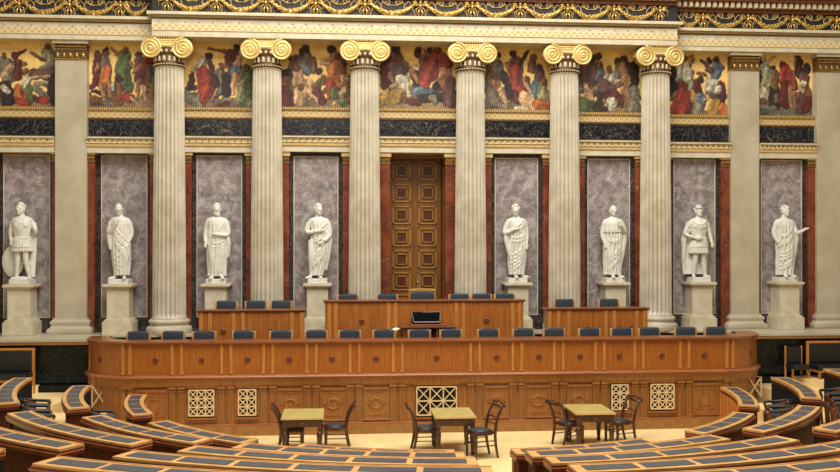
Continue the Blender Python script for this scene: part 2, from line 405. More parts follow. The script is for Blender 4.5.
# strokes: x0 y0 x1 y1 r0 r1 colour (in units of a 472-unit wide study of each painting)
ART = [
 "0 440 373 440 30 30 a;290 110 320 190 38 34 l;320 190 210 240 38 30 y;185 105 262 152 9 12 b;285 60 286 66 17 19 b;200 235 330 250 36 30 p;330 270 330 400 40 40 d;215 300 280 300 14 14 v;215 330 280 390 20 20 v;165 270 150 320 24 28 w;190 262 290 248 9 8 s;150 225 150 226 20 20 b;110 340 150 410 34 44 o;80 400 160 420 24 20 r;30 170 50 260 40 44 y;60 190 30 240 16 22 s;90 120 150 92 24 7 m;105 170 105 250 26 30 m;25 128 25 129 18 18 b;145 178 145 179 16 16 b;175 330 180 390 24 24 g;30 320 40 400 40 46 d;10 320 50 350 14 14 w;270 400 250 405 24 18 r",
 "0 430 472 430 55 55 a;20 400 200 400 30 30 b;70 110 60 280 22 26 m;70 105 70 106 17 17 b;118 150 118 200 32 30 y;70 170 62 200 12 12 t;120 205 115 300 34 40 o;95 300 105 390 18 10 t;140 290 150 370 16 9 t;118 95 118 110 18 17 b;125 72 110 80 12 8 d;235 115 225 220 38 44 g;225 220 250 320 48 40 g;155 70 185 110 8 14 t;270 160 300 200 12 8 t;238 75 238 80 18 18 b;320 105 322 112 17 17 k;325 150 330 260 30 34 p;320 270 312 380 14 9 t;360 260 360 400 16 10 s;385 150 385 260 44 46 r;395 190 395 290 30 30 y;400 290 400 400 16 10 t;330 175 290 220 14 8 t;350 95 352 100 16 16 k;190 300 210 350 26 30 b;195 255 205 265 22 20 k;160 300 165 330 14 12 w;240 370 270 380 34 26 r;270 380 340 430 14 7 s;220 355 290 290 4 3 v;110 390 160 440 20 14 v",
 "0 430 472 430 40 40 a;10 370 90 420 36 36 v;50 230 40 300 12 26 k;55 220 70 190 10 12 s;105 160 100 200 32 30 w;160 170 165 220 16 18 m;110 230 140 330 44 50 r;130 330 120 390 44 28 r;148 125 150 130 20 20 k;215 220 220 330 30 34 y;255 250 250 350 26 28 d;225 185 226 190 20 20 b;180 250 190 300 18 22 d;285 130 300 180 44 46 m;330 140 320 170 22 24 s;150 82 250 100 7 12 b;318 72 318 78 20 22 k;305 215 310 220 28 28 u;300 240 295 350 18 12 s;325 250 330 330 16 10 t;385 230 400 300 44 50 g;370 300 370 400 40 44 g;345 320 340 390 24 20 l;370 190 372 195 22 20 b;350 285 330 300 10 8 s;150 400 280 395 12 12 v;210 425 260 415 14 12 m;400 420 440 410 24 24 v;170 390 200 330 6 5 s",
 "0 430 472 430 46 46 a;90 160 90 220 44 44 p;155 130 155 200 40 46 y;195 150 205 210 22 26 b;130 95 130 110 18 18 k;158 75 160 90 20 22 k;165 210 168 215 24 22 u;110 230 120 290 34 40 s;100 195 102 200 22 22 b;90 260 90 300 14 12 s;180 280 190 330 18 14 s;160 330 240 410 18 9 s;40 250 40 330 36 42 b;40 225 40 230 24 22 d;30 350 50 420 40 40 m;110 350 120 400 34 36 s;125 315 125 320 20 18 b;150 390 160 420 16 16 y;240 215 240 225 20 20 k;240 280 230 330 24 26 g;215 300 215 310 18 16 b;230 340 260 400 24 26 m;265 260 265 290 20 20 b;345 130 330 190 40 44 t;360 120 375 170 26 34 p;340 190 320 300 44 40 o;310 290 305 370 28 16 r;260 150 310 140 8 8 s;250 175 300 165 7 9 s;313 75 315 82 22 22 k;400 250 400 310 34 30 s;390 215 392 220 22 20 b;360 300 400 290 14 14 t;350 360 335 420 16 8 s;400 330 350 370 20 14 s;330 350 335 370 26 24 g;385 410 410 400 28 24 g;430 280 430 400 14 20 b",
 "0 430 472 430 50 50 a;50 170 50 300 34 40 m;105 150 110 230 48 52 p;120 150 190 190 14 10 b;190 185 230 185 8 7 s;110 88 108 92 24 24 k;75 230 90 280 14 14 t;150 270 150 320 40 36 w;110 300 80 310 16 12 s;160 215 160 222 24 22 k;180 300 180 350 14 10 w;220 240 240 300 34 30 d;200 220 240 280 20 12 t;50 380 110 370 44 50 f;150 370 160 390 20 20 b;235 100 240 130 22 18 k;245 60 240 90 8 14 k;285 150 280 210 40 40 p;330 130 310 240 44 50 r;290 260 270 300 44 24 r;380 130 400 180 30 40 r;270 95 300 130 10 10 t;305 95 306 100 20 20 k;352 82 354 90 22 22 b;405 230 410 300 38 36 t;350 290 380 250 12 12 t;340 310 350 300 24 20 d;230 340 300 350 30 30 u;270 380 400 370 30 30 d;320 375 340 400 22 18 v;430 270 430 400 28 40 p;200 400 240 410 20 16 m",
 "0 430 472 430 45 45 a;110 160 120 200 34 40 y;112 100 114 104 18 18 k;60 210 60 260 24 24 b;52 180 54 184 18 18 b;150 210 160 260 20 30 d;230 150 235 190 46 46 p;235 130 240 170 30 26 b;225 200 235 330 50 52 r;210 340 230 370 30 30 m;260 310 270 340 26 20 r;270 125 305 72 15 8 k;212 88 214 96 22 24 k;170 150 180 180 10 12 t;335 140 335 180 26 30 b;345 110 345 120 22 20 b;380 200 380 240 30 30 p;375 170 380 180 22 18 k;350 280 350 340 22 28 c;400 300 400 360 34 44 l;405 260 405 270 22 18 b;300 250 310 300 20 14 m;290 370 330 420 46 44 s;300 280 320 330 10 12 s;370 400 420 410 36 34 o;60 290 90 380 34 50 y;90 390 130 400 34 16 y;100 250 105 300 22 26 t;100 235 102 240 20 20 b;130 320 150 350 20 26 s;140 350 175 410 18 9 s;230 430 300 435 14 12 w;120 410 180 425 14 10 v;180 300 190 350 26 26 d",
 "0 430 472 430 40 40 a;60 190 80 260 44 50 p;120 160 130 230 34 40 p;118 100 120 110 22 22 k;165 150 165 190 28 30 b;152 92 155 100 20 20 k;160 210 160 230 34 26 u;235 210 235 270 30 36 w;180 240 220 260 20 16 p;222 172 224 184 20 22 b;160 290 200 330 20 30 p;210 300 260 360 50 50 p;200 330 260 330 24 26 m;240 380 240 410 34 24 w;80 300 80 360 44 44 s;70 330 110 370 30 20 s;105 265 106 270 20 18 b;60 390 110 410 44 44 g;140 410 190 420 30 20 d;170 330 160 380 20 24 d;275 120 276 126 20 20 k;285 160 285 200 24 28 y;330 170 330 230 34 36 t;320 105 322 110 22 20 k;370 160 370 240 40 44 d;325 240 320 330 36 26 t;340 300 345 400 16 10 t;310 340 325 410 16 9 t;300 340 300 400 14 12 m;380 300 380 420 30 34 v;30 250 40 300 22 24 v;260 280 300 260 14 10 p",
 "0 440 472 440 30 30 a;40 220 60 320 44 44 d;60 160 60 200 20 24 k;145 130 145 180 34 34 s;150 180 155 260 42 34 w;165 270 190 350 40 34 l;105 150 100 220 16 20 w;150 90 180 70 12 8 t;190 90 175 120 10 10 t;130 85 130 90 16 16 b;200 300 205 380 24 24 f;120 290 120 390 44 70 r;80 310 50 340 14 10 t;110 245 110 255 26 26 b;80 400 120 420 44 44 r;210 250 220 280 28 30 m;240 100 290 150 10 14 p;290 100 292 105 20 18 k;338 98 338 104 20 18 k;340 150 330 180 44 40 u;300 160 280 160 24 16 p;220 185 260 190 10 14 b;235 220 238 226 18 18 k;290 215 295 220 22 18 s;300 250 300 280 34 34 w;325 230 328 240 18 24 w;370 250 370 310 24 30 m;350 270 350 290 24 24 w;240 330 240 370 28 30 u;290 330 260 350 10 8 s;310 320 320 320 20 16 b;370 345 365 355 26 24 k;330 380 320 430 40 50 f;380 390 390 420 30 34 o;220 410 250 430 40 24 v;280 300 300 310 12 10 y",
 "0 420 472 420 30 30 v;45 100 45 350 24 30 d;75 130 90 190 30 40 w;90 200 80 300 42 44 l;75 300 65 350 34 26 w;60 350 60 370 22 20 b;100 90 140 65 8 6 s;60 80 62 90 16 18 w;125 140 128 144 18 16 k;140 180 140 220 26 28 b;140 280 140 360 36 44 d;150 320 150 350 16 16 y;140 250 145 260 24 20 b;190 125 192 132 22 22 m;210 160 215 240 40 46 r;205 250 210 360 36 40 m;245 170 255 260 24 30 r;240 270 245 380 16 14 t;295 100 295 170 22 34 k;290 70 292 76 22 18 k;345 130 345 150 22 26 d;330 190 330 240 28 30 p;320 240 330 240 22 18 w;345 270 350 310 20 26 b;300 260 320 310 10 8 s;300 330 310 390 44 44 p;350 340 340 390 24 30 m;265 90 262 400 3 3 s;40 390 130 395 20 20 v"]
ARTX0 = [0, 86, 184, 280, 378, 480, 574, 664, 754]; ARTY0 = [36, 36, 36, 36, 36, 38, 40, 44, 50]
ARTLABEL = ['painting with a kneeling woman in orange reaching to a seated figure', 'painting with a helmeted soldier in orange and a standing man in green', 'painting with a tall figure in a red skirt and a seated one in green',
            'painting with a man in an orange robe and a crowd of seated nudes', 'painting with two crouching men in red over a fallen white-shirted one', 'painting with a man in a red wrap raising one arm above a crowd',
            'painting with a seated pale-robed figure between dark standing men', 'painting with a tall white-robed figure and a crouching one in red', 'painting with a man wholly cloaked in red beside a tall staff']
THC = math.atan(80 / 940.0)


def px_x(px, Y): return Y * math.tan(THC + math.atan((px - 420) / 940.)) - 1.97


def painting(i):
    cx = BAY[i][0]; hw = 1.0 if i != 4 else 1.14
    x0, x1, z0, z1 = cx - hw, cx + hw, 7.59, 9.36
    res = .0125; nx = int((x1 - x0) / res); nz = int((z1 - z0) / res)
    U = 472 / 76. * (1 if i != 4 else 76 / 80.)
    # study units per metre
    c_l = (px_x(ARTX0[i], 23.72)); upm = U * 39.6 * (1.03 if i < 2 else 1.0 if i < 6 else .975)
    X, Z = np.meshgrid(np.linspace(x0, x1, nx), np.linspace(z0, z1, nz))
    u = (X - c_l) * upm
    v = 445 - (Z - z0) * upm
    rng = np.random.RandomState(i + 3)
    g = np.array([240, 200, 118.]) / 255
    img = np.ones((nz, nx, 3)) * g
    n = rng.rand(nz // 8 + 2, nx // 8 + 2)
    zi, xi = np.meshgrid(np.arange(nz) / 8., np.arange(nx) / 8., indexing='ij')
    a, b_ = zi.astype(int), xi.astype(int); fa, fb = zi - a, xi - b_
    low = (n[a, b_] * (1 - fa) * (1 - fb) + n[a + 1, b_] * fa * (1 - fb) + n[a, b_ + 1] * (1 - fa) * fb + n[a + 1, b_ + 1] * fa * fb)
    img *= (.94 + .12 * low)[..., None]
    def vn(p, q, seed):
        r_ = np.random.RandomState(seed); t_ = r_.rand(int(nz / p) + 3, int(nx / p) + 3)
        zi, xi = np.meshgrid(np.arange(nz) / p, np.arange(nx) / p, indexing='ij'); a = zi.astype(int); b_ = xi.astype(int); fa = zi - a; fb = xi - b_
        fa = fa * fa * (3 - 2 * fa); fb = fb * fb * (3 - 2 * fb)
        return (t_[a, b_] * (1 - fa) * (1 - fb) + t_[a + 1, b_] * fa * (1 - fb) + t_[a, b_ + 1] * (1 - fa) * fb + t_[a + 1, b_ + 1] * fa * fb - .5) * 2 * q
    u = u + vn(9., 6, i) + vn(4., 3, i + 20); v = v + vn(9., 6, i + 40) + vn(4., 3, i + 60)
    # a dense dim crowd behind the main figures
    crowd = []
    for q in range(22):
        cx_ = rng.uniform(20, 450); cy_ = rng.uniform(310, 425)
        L_ = rng.uniform(15, 60); a_ = rng.uniform(0, 3.1)
        crowd.append('%f %f %f %f %f %f %s' % (cx_, cy_, cx_ + L_ * cos(a_), cy_ + L_ * sin(a_), rng.uniform(8, 22), rng.uniform(8, 22), 'bdkydpmvtyb'[rng.randint(11)]))
    for st in crowd + ART[i].split(';'):
        q = st.split(); ax, ay, bx, by, r0, r1 = map(float, q[:6]); c = np.array(PAL[q[6]]) / 255.
        dx, dy = bx - ax, by - ay; L2 = dx * dx + dy * dy + 1e-6
        t = np.clip(((u - ax) * dx + (v - ay) * dy) / L2, 0, 1)
        wob = 1 + .22 * (low - .5) * 2
        rr = (r0 + (r1 - r0) * t) * wob
        ex, ey = (u - ax - t * dx) / rr, (v - ay - t * dy) / rr
        d = np.sqrt(ex ** 2 + ey ** 2)
        al = np.clip((1 - d) * rr / 6. + .5, 0, 1)
        rim = np.clip(1 - np.abs(d - 1) * rr / 5., 0, 1) * .35
        img = img * (1 - rim[..., None] * (d > 1)[..., None])
        # brushwork: painted modelling and drapery folds belonging to the picture
        big = min(1., max(r0, r1) / 30.)
        fold = np.sin((ex * 5.0 + ey * 1.7 + t * 2.2) + rng.rand() * 6) * .16 * big
        sh = 1.06 - .30 * np.clip(ex * .7 + ey * .5, -1, 1) - .22 * d ** 3 + fold + (low - .5) * .25
        c = c * .76 + c.mean() * .08 + np.array([.02, .01, 0.])
        sh = sh + vn(3.5, .22, int(ax + ay * 3) + i)
        col = c[None, None] * sh[..., None]
        img = img * (1 - al[..., None]) + col * al[..., None]
    img *= (1 + (rng.rand(nz, nx, 1) - .5) * .16)
    img = np.clip(img * .97, 0.015, 1)
    linimg = np.where(img <= .04045, img / 12.92, ((img + .055) / 1.055) ** 2.4)
    me = bpy.data.meshes.new('painting')
    g0 = np.array((cx, 23.74, z0))
    V = np.stack([X - cx, np.zeros_like(X), Z - z0], -1).reshape(-1, 3)
    idx = np.arange(nx * nz).reshape(nz, nx)
    Fq = np.stack([idx[:-1, :-1], idx[:-1, 1:], idx[1:, 1:], idx[1:, :-1]], -1).reshape(-1, 4)
    me.from_pydata(V.tolist(), [], Fq.tolist())
    ca = me.color_attributes.new('paint', 'FLOAT_COLOR', 'POINT')
    ca.data.foreach_set('color', np.concatenate([linimg.reshape(-1, 3), np.ones((nx * nz, 1))], 1).astype(np.float32).ravel())
    me.materials.append(MATS['paint'])
    r = empty('painted_frieze', tuple(g0), ARTLABEL[i], 'wall painting', 'painted friezes between the columns', 'thing')
    o = bpy.data.objects.new('painting', me); COL.objects.link(o); o.parent = r
    mb = MB().box(x0, x1, 23.745, 23.80, z0, z1 + .08); mb.build('panel_board', 'ochre', r, tuple(g0)); r.location.z += SHIFT[i]


m = bpy.data.materials.new('paint'); m.use_nodes = True
nd = m.node_tree.nodes.new('ShaderNodeAttribute'); nd.attribute_name = 'paint'
m.node_tree.links.new(nd.outputs['Color'], m.node_tree.nodes['Principled BSDF'].inputs['Base Color'])
m.node_tree.nodes['Principled BSDF'].inputs['Roughness'].default_value = .6
MATS['paint'] = m
for i in range(9): painting(i)

# ------------------------------------------------------------------ door
dr = empty('door_1', (0, 24.0, 1.99), kind='structure')
g = (0, 24.0, 1.99)
MB().box(-.84, .84, 24.56, 24.62, 1.9, 6.6).build('door_backing', 'void', dr, g)
mb = MB().box(-.82, -.70, 24.0, 24.56, 1.99, 6.47).box(.67, .82, 24.0, 24.56, 1.99, 6.47).box(-.7, .67, 24.0, 24.56, 6.36, 6.47)
mb.build('door_frame', 'door_wood', dr, g)
zs = [2.63 - .13 + .575 * k for k in range(8)]
for sd in (-1, 1):
    lf = MB().box(min(sd * .02, sd * .69), max(sd * .02, sd * .69), 24.22, 24.30, 1.99, 6.36).build('door_leaf', 'door_wood', dr, g)
    lf.location = (-.035, .2, 0)
    for z in zs[:7]:
        c = sd * .34; mb = MB()
        zc = z + .13
        for a, t_, y in ((.235, .03, 24.19), (.14, .022, 24.175)):
            mb.box(c - a, c + a, y, 24.23, zc + a - t_, zc + a); mb.box(c - a, c + a, y, 24.23, zc - a, zc - a + t_)
            mb.box(c - a, c - a + t_, y, 24.23, zc - a, zc + a); mb.box(c + a - t_, c + a, y, 24.23, zc - a, zc + a)
        mb.build('coffer_moulding', 'door_gilt', lf, g)
        MB().box(c - .12, c + .12  , 24.2, 24.23, zc - .12, zc + .12).build('coffer_inlay', 'door_inlay', lf, g)
    if sd > 0:
        MB().ell((.07, 24.17, 3.18), (.03, .04, .03)).box(.055, .085, 24.18, 24.22, 3.02, 3.3).build('door_handle', 'gold', lf, g, smooth=True)
MB().box(-.065, -.005, 24.37, 24.44, 1.99, 6.36).build('cover_strip', 'door_wood', dr, g)

# ------------------------------------------------------------------ columns
NF = 24


def shaft_mesh():
    mb = MB(); per = 10; n = NF * per
    zz = [2.37, 2.385, 2.40, 2.44, 2.48, 2.6, 3.5, 4.5, 5.5, 6.5, 7.5, 8.3, 8.4, 8.44, 8.47, 8.50]
    V = []; F = []
    for z in zz:
        t = (z - 2.37) / 6.13
        R = .402 - .057 * t ** 1.6
        amp = .050 * min(1, max(0, (z - 2.40) / .06)) * min(1, max(0, (8.47 - z) / .05))
        if z < 2.39: R += .02
        for i in range(n):
            ph = (i % per) / per
            d = amp * max(0., 1 - (abs(ph - .5) / .44) ** 2) ** .5 if amp > 0 else 0
            a = 2 * pi * (i + .5) / n
            V.append(((R - d) * cos(a), (R - d) * sin(a), z))
    for k in range(len(zz) - 1):
        for i in range(n): F.append((k * n + i, k * n + (i + 1) % n, (k + 1) * n + (i + 1) % n, (k + 1) * n + i))
    F += [tuple(range(n))[::-1], tuple(range((len(zz) - 1) * n, len(zz) * n))]
    return mb.add(V, F)


def ionic_column():
    r = empty('ionic_column', (0, 0, 1.99), cat='column')
    g = (0, 0, 1.99)
    shaft_mesh().build('shaft', 'stone', r, g)
    pr = [(1.995, .53), (2.05, .545), (2.11, .55), (2.16, .53), (2.18, .49), (2.195, .465), (2.23, .455), (2.245, .47), (2.27, .49), (2.31, .49), (2.34, .465), (2.355, .43), (2.372, .43)]
    MB().lathe(0, 0, [(1.992, .53)] + pr[1:], 48).build('base', 'stone', r, g, smooth=True)
    nk = MB().lathe(0, 0, [(8.47, .355), (8.49, .375), (8.52, .375), (8.54, .355), (8.56, .352), (8.74, .352), (8.76, .37), (8.80, .39), (8.86, .40), (8.9, .40)], 40).build('necking', 'brown_gilt', r, g, smooth=True)
    mb = MB()
    for k in range(18):
        a = 2 * pi * k / 18
        x, y = .355 * cos(a), .355 * sin(a)
        st = len(mb.v)
        mb.ell((.362, 0, 8.645), (.022, .03 + .012 * (k % 2), .07), 8, 6)
        mb.ell((.362, 0, 8.60), (.02, .045, .02), 8, 5)
        mb.rotz(a, start=st)
    for k in range(36):
        st = len(mb.v); mb.ell((.378, 0, 8.505), (.014, .02, .02), 6, 4); mb.rotz(2 * pi * k / 36, start=st)
    for k in range(20):
        st = len(mb.v); mb.ell((.392, 0, 8.82), (.03, .035, .045), 8, 5); mb.rotz(2 * pi * k / 20, start=st)
    mb.build('necking_palmettes', 'cream', nk, g, smooth='all')
    # capital: cushion with two volutes front and back
    cp = MB()
    out = [(-.43, 9.13), (.43, 9.13)] + [(.385 + .215 * sin(t), 8.915 + .215 * cos(t)) for t in (.5, .9, 1.3, 1.7)]
    out += [(.30, 8.86), (.2, 8.90), (.1, 8.915), (0, 8.92), (-.1, 8.915), (-.2, 8.90), (-.30, 8.86)]
    out += [(-.385 - .215 * sin(t), 8.915 + .215 * cos(t)) for t in (1.7, 1.3, .9, .5)]
    m_ = len(out); V = [(x, y, z) for y in (-.36, .05) for x, z in out]
    F = [tuple(range(m_))[::-1], tuple(range(m_, 2 * m_))] + [(i, (i + 1) % m_, m_ + (i + 1) % m_, m_ + i) for i in range(m_)]
    cp.add(V, F)
    for zz_, e, rr in ((9.105, .44, .02), (9.045, .30, .012), (8.965, .18, .016)):
        for yy in (-.365,): cp.tube([(-e + 2 * e * i / 12, yy, zz_ - .02 * sin(pi * i / 12)) for i in range(13)], rr, 6)
    cap = cp.build('capital', 'gold_bright', r, g, smooth=True)
    for sd in (-1, 1):
        mb = MB(); cx, cz = sd * .385, 8.885
        prof = [(-.37, .225), (-.365, .235), (-.33, .235), (-.22, .19), (-.1, .165), (.02, .165)]
        V = []; F = []; nn = 32
        for y, rr in prof:
            for i in range(nn): V.append((cx + rr * cos(2 * pi * i / nn), y, cz + rr * sin(2 * pi * i / nn)))
        for k in range(len(prof) - 1):
            for i in range(nn): F.append((k * nn + i, k * nn + (i + 1) % nn, (k + 1) * nn + (i + 1) % nn, (k + 1) * nn + i))
        F += [tuple(range(nn))[::-1], tuple(range((len(prof) - 1) * nn, len(prof) * nn))]
        mb.add(V, F)
        mb.build('volute', 'gold_groove_shade', cap, g, smooth=True); mb = MB()
        for yy in (-.375,):
            pts = []
            for k in range(70):
                t = k / 69; a = pi / 2 - sd * (t * 2 * pi * 2.6) * -1
                rr = .222 * (1 - t) ** .9 + .035
                a = pi / 2 + sd * t * 2 * pi * 2.6
                pts.append((cx + rr * cos(a) * 1, yy, cz + rr * sin(a)))
            mb.tube(pts, [.029 - .013 * k / 69 for k in range(70)], 6)
            mb.ell((cx, yy, cz), (.04, .03, .04), 10, 6)
            mb.build('volute_spiral', 'gold_bright', cap, g, smooth='all'); mb = MB()
    mb = MB().box(-.40, .40, -.38, .38, 9.09, 9.13).box(-.425, .425, -.40, .40, 9.13, 9.168)
    mb.build('abacus', 'rope', r, g)
    return r


COLY = 23.38
names_c = ['fluted stone column with gilt scroll capital, between %s and %s']
bounds = [(1, 2), (2, 3), (3, 4), (4, 5), (5, 6), (6, 7)]
short = [b[1] for b in BAY]
c0 = None
for k, x in enumerate(COLS):
    o = ionic_column() if c0 is None else copy_tree(c0)
    if c0 is None: c0 = o; bpy.context.view_layer.update()
    o.location = (x, COLY, 1.99)
    a, b_ = bounds[k]
    tag(o, 'fluted column with gilt capital between %s and %s' % (short[a], short[b_]), 'column', 'fluted columns', 'thing')


def big_pilaster():
    r = empty('stone_pilaster', (0, 0, 1.99)); g = (0, 0, 1.99)
    MB().box(-.375, .375, -.02, .4, 2.36, 8.66).build('shaft', 'stone_pil', r, g, bevel=.01)
    path = [(-.375, .4, -1, 0), (-.375, -.02, -.7071 * 1.414, -1), (.375, -.02, 1, -1), (.375, .4, 1, 0)]
    pr = [(0, 1.992), (.14, 1.992), (.155, 2.03), (.155, 2.07), (.14, 2.12), (.10, 2.14), (.075, 2.17), (.07, 2.2), (.085, 2.23), (.095, 2.26), (.085, 2.30), (.04, 2.33), (.03, 2.37), (0, 2.37)]
    MB().sweep(path, pr).box(-.36, .36, 0, .4, 1.992, 2.37).build('base', 'stone_pil', r, g, smooth=True)
    MB().box(-.37, .37, -.03, .4, 8.66, 9.04).build('capital', 'brown_gilt', r, g)
    cp = r.children
    mb = MB()
    for q in range(5):
        x = -.30 + .15 * q
        mb.ell((x, -.05, 8.76), (.035, .03, .065), 8, 6); mb.ell((x + .05, -.05, 8.72), (.012, .02, .04), 6, 5)
    for q in range(15): mb.ell((-.35 + .05 * q, -.05, 8.90), (.018, .02, .02), 6, 5)
    for q in range(15): mb.ell((-.35 + .05 * q, -.055, 8.97), (.02, .03, .025), 6, 5)
    mb.box(-.38, .38, -.05, .4, 8.66, 8.68)
    mb.build('palmette_relief', 'gold', r, g, smooth=True)
    MB().box(-.42, .42, -.09, .4, 9.04, 9.12).build('abacus', 'cream', r, g)
    return r


p0 = None
lab = ['flat pale stone pilaster between the shield-bearing soldier and the bowed bald statue', 'flat pale stone pilaster between the armoured statue in a cloak and the one reaching sideways', 'flat pale stone pilaster beyond the statue reaching sideways, cut by the picture edge']
for k, x in enumerate(PILS):
    o = big_pilaster() if p0 is None else copy_tree(p0)
    if p0 is None: p0 = o; bpy.context.view_layer.update()
    o.location = (x, 23.50, 1.99); tag(o, lab[k], 'pilaster', 'flat stone pilasters', 'thing')

# ------------------------------------------------------------------ main entablature, garland frieze, cornice
SEG = [(-14, -6.47, 23.34), (-6.47, 6.49, 23.03), (6.49, 15, 23.34)]
ti = 30
for (xa, xb, yf) in SEG:
    q = 0 if yf < 23.2 else -.072
    t = struct('trim_%d' % ti, MB().box(xa, xb, yf, 24.0, 9.17 if yf < 23.2 else 9.12, 9.62 + q), 'cream'); ti += 1
    MB().box(xa, xb, yf - .02, yf + .1, 9.31 + q, 9.45 + q).build('ornament_strip', 'ornament_band', t)
    mb = MB()
    k = xa + .16
    while k < xb:
        mb.ell((k, yf - .005, 9.525 + q), (.022, .02, .022), 8, 5); k += .32
    mb.build('bosses', 'ochre', t, smooth=True)
    MB().box(xa, xb, yf - .03, yf + .2, 9.60 + q, 9.625 + q).build('red_line', 'brown_gilt', t)
    MB().box(xa, xb, yf - .06, yf + .2, 9.625 + q, 9.64 + q).build('cream_fillet', 'cream', t)
    MB().box(xa, xb, yf - .09, yf + .2, 9.64 + q, 9.675 + q).build('rope_moulding', 'rope', t)
    MB().box(xa - (.1 if yf < 23.2 else 0), xb + (.1 if yf < 23.2 else 0), yf - .13, yf + .2, 9.675 + q, 9.745 + q).build('corona', 'cream', t)
    t2 = struct('trim_%d' % ti, MB().box(xa, xb, yf + .03, 24.0, 9.745 + q, 10.17 + q), 'frieze_ground'); ti += 1
    t3 = struct('trim_%d' % ti, MB().box(xa, xb, yf - .03, 24.0, 10.17 + q, 10.26 + q), 'cornice_brown'); ti += 1
    mb = MB(); k = xa + .06
    while k < xb - .05:
        mb.box(k, k + .085, yf - .19, yf - .05, 10.27 + q, 10.40 + q); k += .155
    mb.build('dentils', 'teeth', t3)
    MB().box(xa, xb, yf - .07, 24, 10.26 + q, 10.41 + q).build('dentil_ground', 'cornice_brown', t3)
    MB().box(xa, xb, yf - .25, 24, 10.41 + q, 10.50 + q).build('rope_moulding', 'cornice_brown', t3)
    MB().box(xa, xb, yf - .33, 24, 10.50 + q, 10.75).build('corona', 'ceiling_cream', t3)


def garland():
    mb = MB(); n = 26
    hw = .5
    for i in range(n + 1):
        t = -1 + 2 * i / n; x = t * hw; z = -.25 + .25 * t * t
        rad = .044 + .034 * (1 - t * t)
        for q in range(3):
            a = random.random() * 6.28
            mb.ell((x + random.uniform(-.01, .01), cos(a) * rad * .6, z + sin(a) * rad * .6), (rad * .5, rad * .5, rad * .5), 7, 5)
    mb.tube([(t / 10 * hw, 0, -.25 + .25 * (t / 10) ** 2) for t in range(-10, 11)], [.034 + .03 * (1 - (t / 10) ** 2) for t in range(-10, 11)], 8)
    return mb


def winged():
    mb = MB()
    mb.ell((0, 0, .12), (.035, .03, .04), 10, 8)                       # head
    mb.tube([(0, 0, .09), (0, -.01, .04), (0, 0, -.04)], [.02, .038, .034], 8)  # torso
    for s in (-1, 1):
        mb.tube([(s * .018, 0, -.04), (s * .04, -.02, -.12), (s * .03, 0, -.21)], [.024, .019, .012], 7)
        mb.tube([(s * .03, 0, .07), (s * .085, -.01, .03), (s * .12, 0, .09)], [.017, .013, .01], 6)
        for q in range(4):
            mb.tube([(s * .03, .02, .06), (s * (.11 + .02 * q), .01, .14 - .035 * q), (s * (.2 - .012 * q), .01, .12 - .07 * q)], [.018, .022, .006], 6)
        mb.tube([(s * .03, 0, .02), (s * .1, 0, -.06), (s * .06, 0, -.14), (s * .14, 0, -.22)], [.008, .011, .008, .004], 5)
    return mb


def scroll():
    mb = MB()
    for s in (-1, 1):
        pts = []
        for k in range(26):
            t = k / 25; a = t * 2 * pi * 1.4; rr = .08 * (1 - t) + .012
            pts.append((s * (.13 + rr * cos(a)), 0, .09 + rr * sin(a) * .8))
        mb.tube(pts, .014, 5)
        mb.tube([(0, 0, .03), (s * .1, 0, .03), (s * .205, 0, .09), (s * .26, 0, .04), (s * .34, 0, .12), (s * .40, 0, .05), (s * .46, 0, -.1), (s * .5, 0, -.24), (s * .40, 0, -.19), (s * .33, 0, -.26)], [.01, .014, .014, .014, .013, .008, .008, .014, .014, .008], 5)
        mb.tube([(s * .26, 0, .04), (s * .24, 0, -.02), (s * .28, 0, -.05)], [.012, .012, .006], 5)
        mb.tube([(s * .5, 0, -.24), (s * .56, 0, -.18), (s * .60, 0, -.25)], [.01, .013, .006], 5)
    return mb


nodes = sorted([x for x in COLS] + [0.0] + [(COLS[i] + COLS[i + 1]) / 2 for i in (0, 1, 3, 4)])
left_n = [-7.28, -8.48, -9.66, -10.85]; right_n = [7.28, 8.48, 9.66, 10.85, 12.0]
allN = [(x, 23.03) for x in nodes] + [(x, 23.34) for x in left_n + right_n]
allN.sort()
gp = sp_ = wp = None
for k, (x, yf) in enumerate(allN):
    if wp is None: wp = o = winged().build('winged_figure', 'gold', smooth='all')
    else: o = wp.copy(); COL.objects.link(o)
    o.location = (x, yf - .005, 9.99 if yf < 23.2 else 9.91)
    o.scale = (1.15, 1, 1.1)
    tag(o, 'small gilded winged figure holding garland ends on the dark upper frieze', 'relief figure', 'winged figures on the upper frieze', 'thing')
for k in range(len(allN) - 1):
    (xa, ya), (xb, yb) = allN[k], allN[k + 1]
    yf = max(ya, yb); cx = (xa + xb) / 2; s = (xb - xa) / 1.19
    if gp is None:
        gp = o = garland().build('garland', 'gold', smooth='all'); sp_ = o2 = scroll().build('scroll_ornament', 'ochre', smooth='all')
    else:
        o = gp.copy(); COL.objects.link(o); o2 = sp_.copy(); COL.objects.link(o2)
    if ya != yb:
        yf = 23.34; cx = (-6.5 + (-7.28)) / 2 - .02 if x and cx < 0 else (6.55 + 7.28) / 2; s = .62
    dz = 0 if yf < 23.2 else -.075
    o.location = (cx, yf - .0, 10.08 + dz); o.scale = (s, 1, 1)
    o2.location = (cx, yf + .015, 10.0 + dz); o2.scale = (s, 1, 1.15)
    tag(o, 'gilded garland hanging in a loop on the dark upper frieze', 'garland', 'garlands on the upper frieze', 'thing')
    tag(o2, 'thin gilded scrollwork curling above a garland on the dark upper frieze', 'scroll ornament', 'scrollwork on the upper frieze', 'thing')

# ------------------------------------------------------------------ statues and pedestals
YP = 23.42


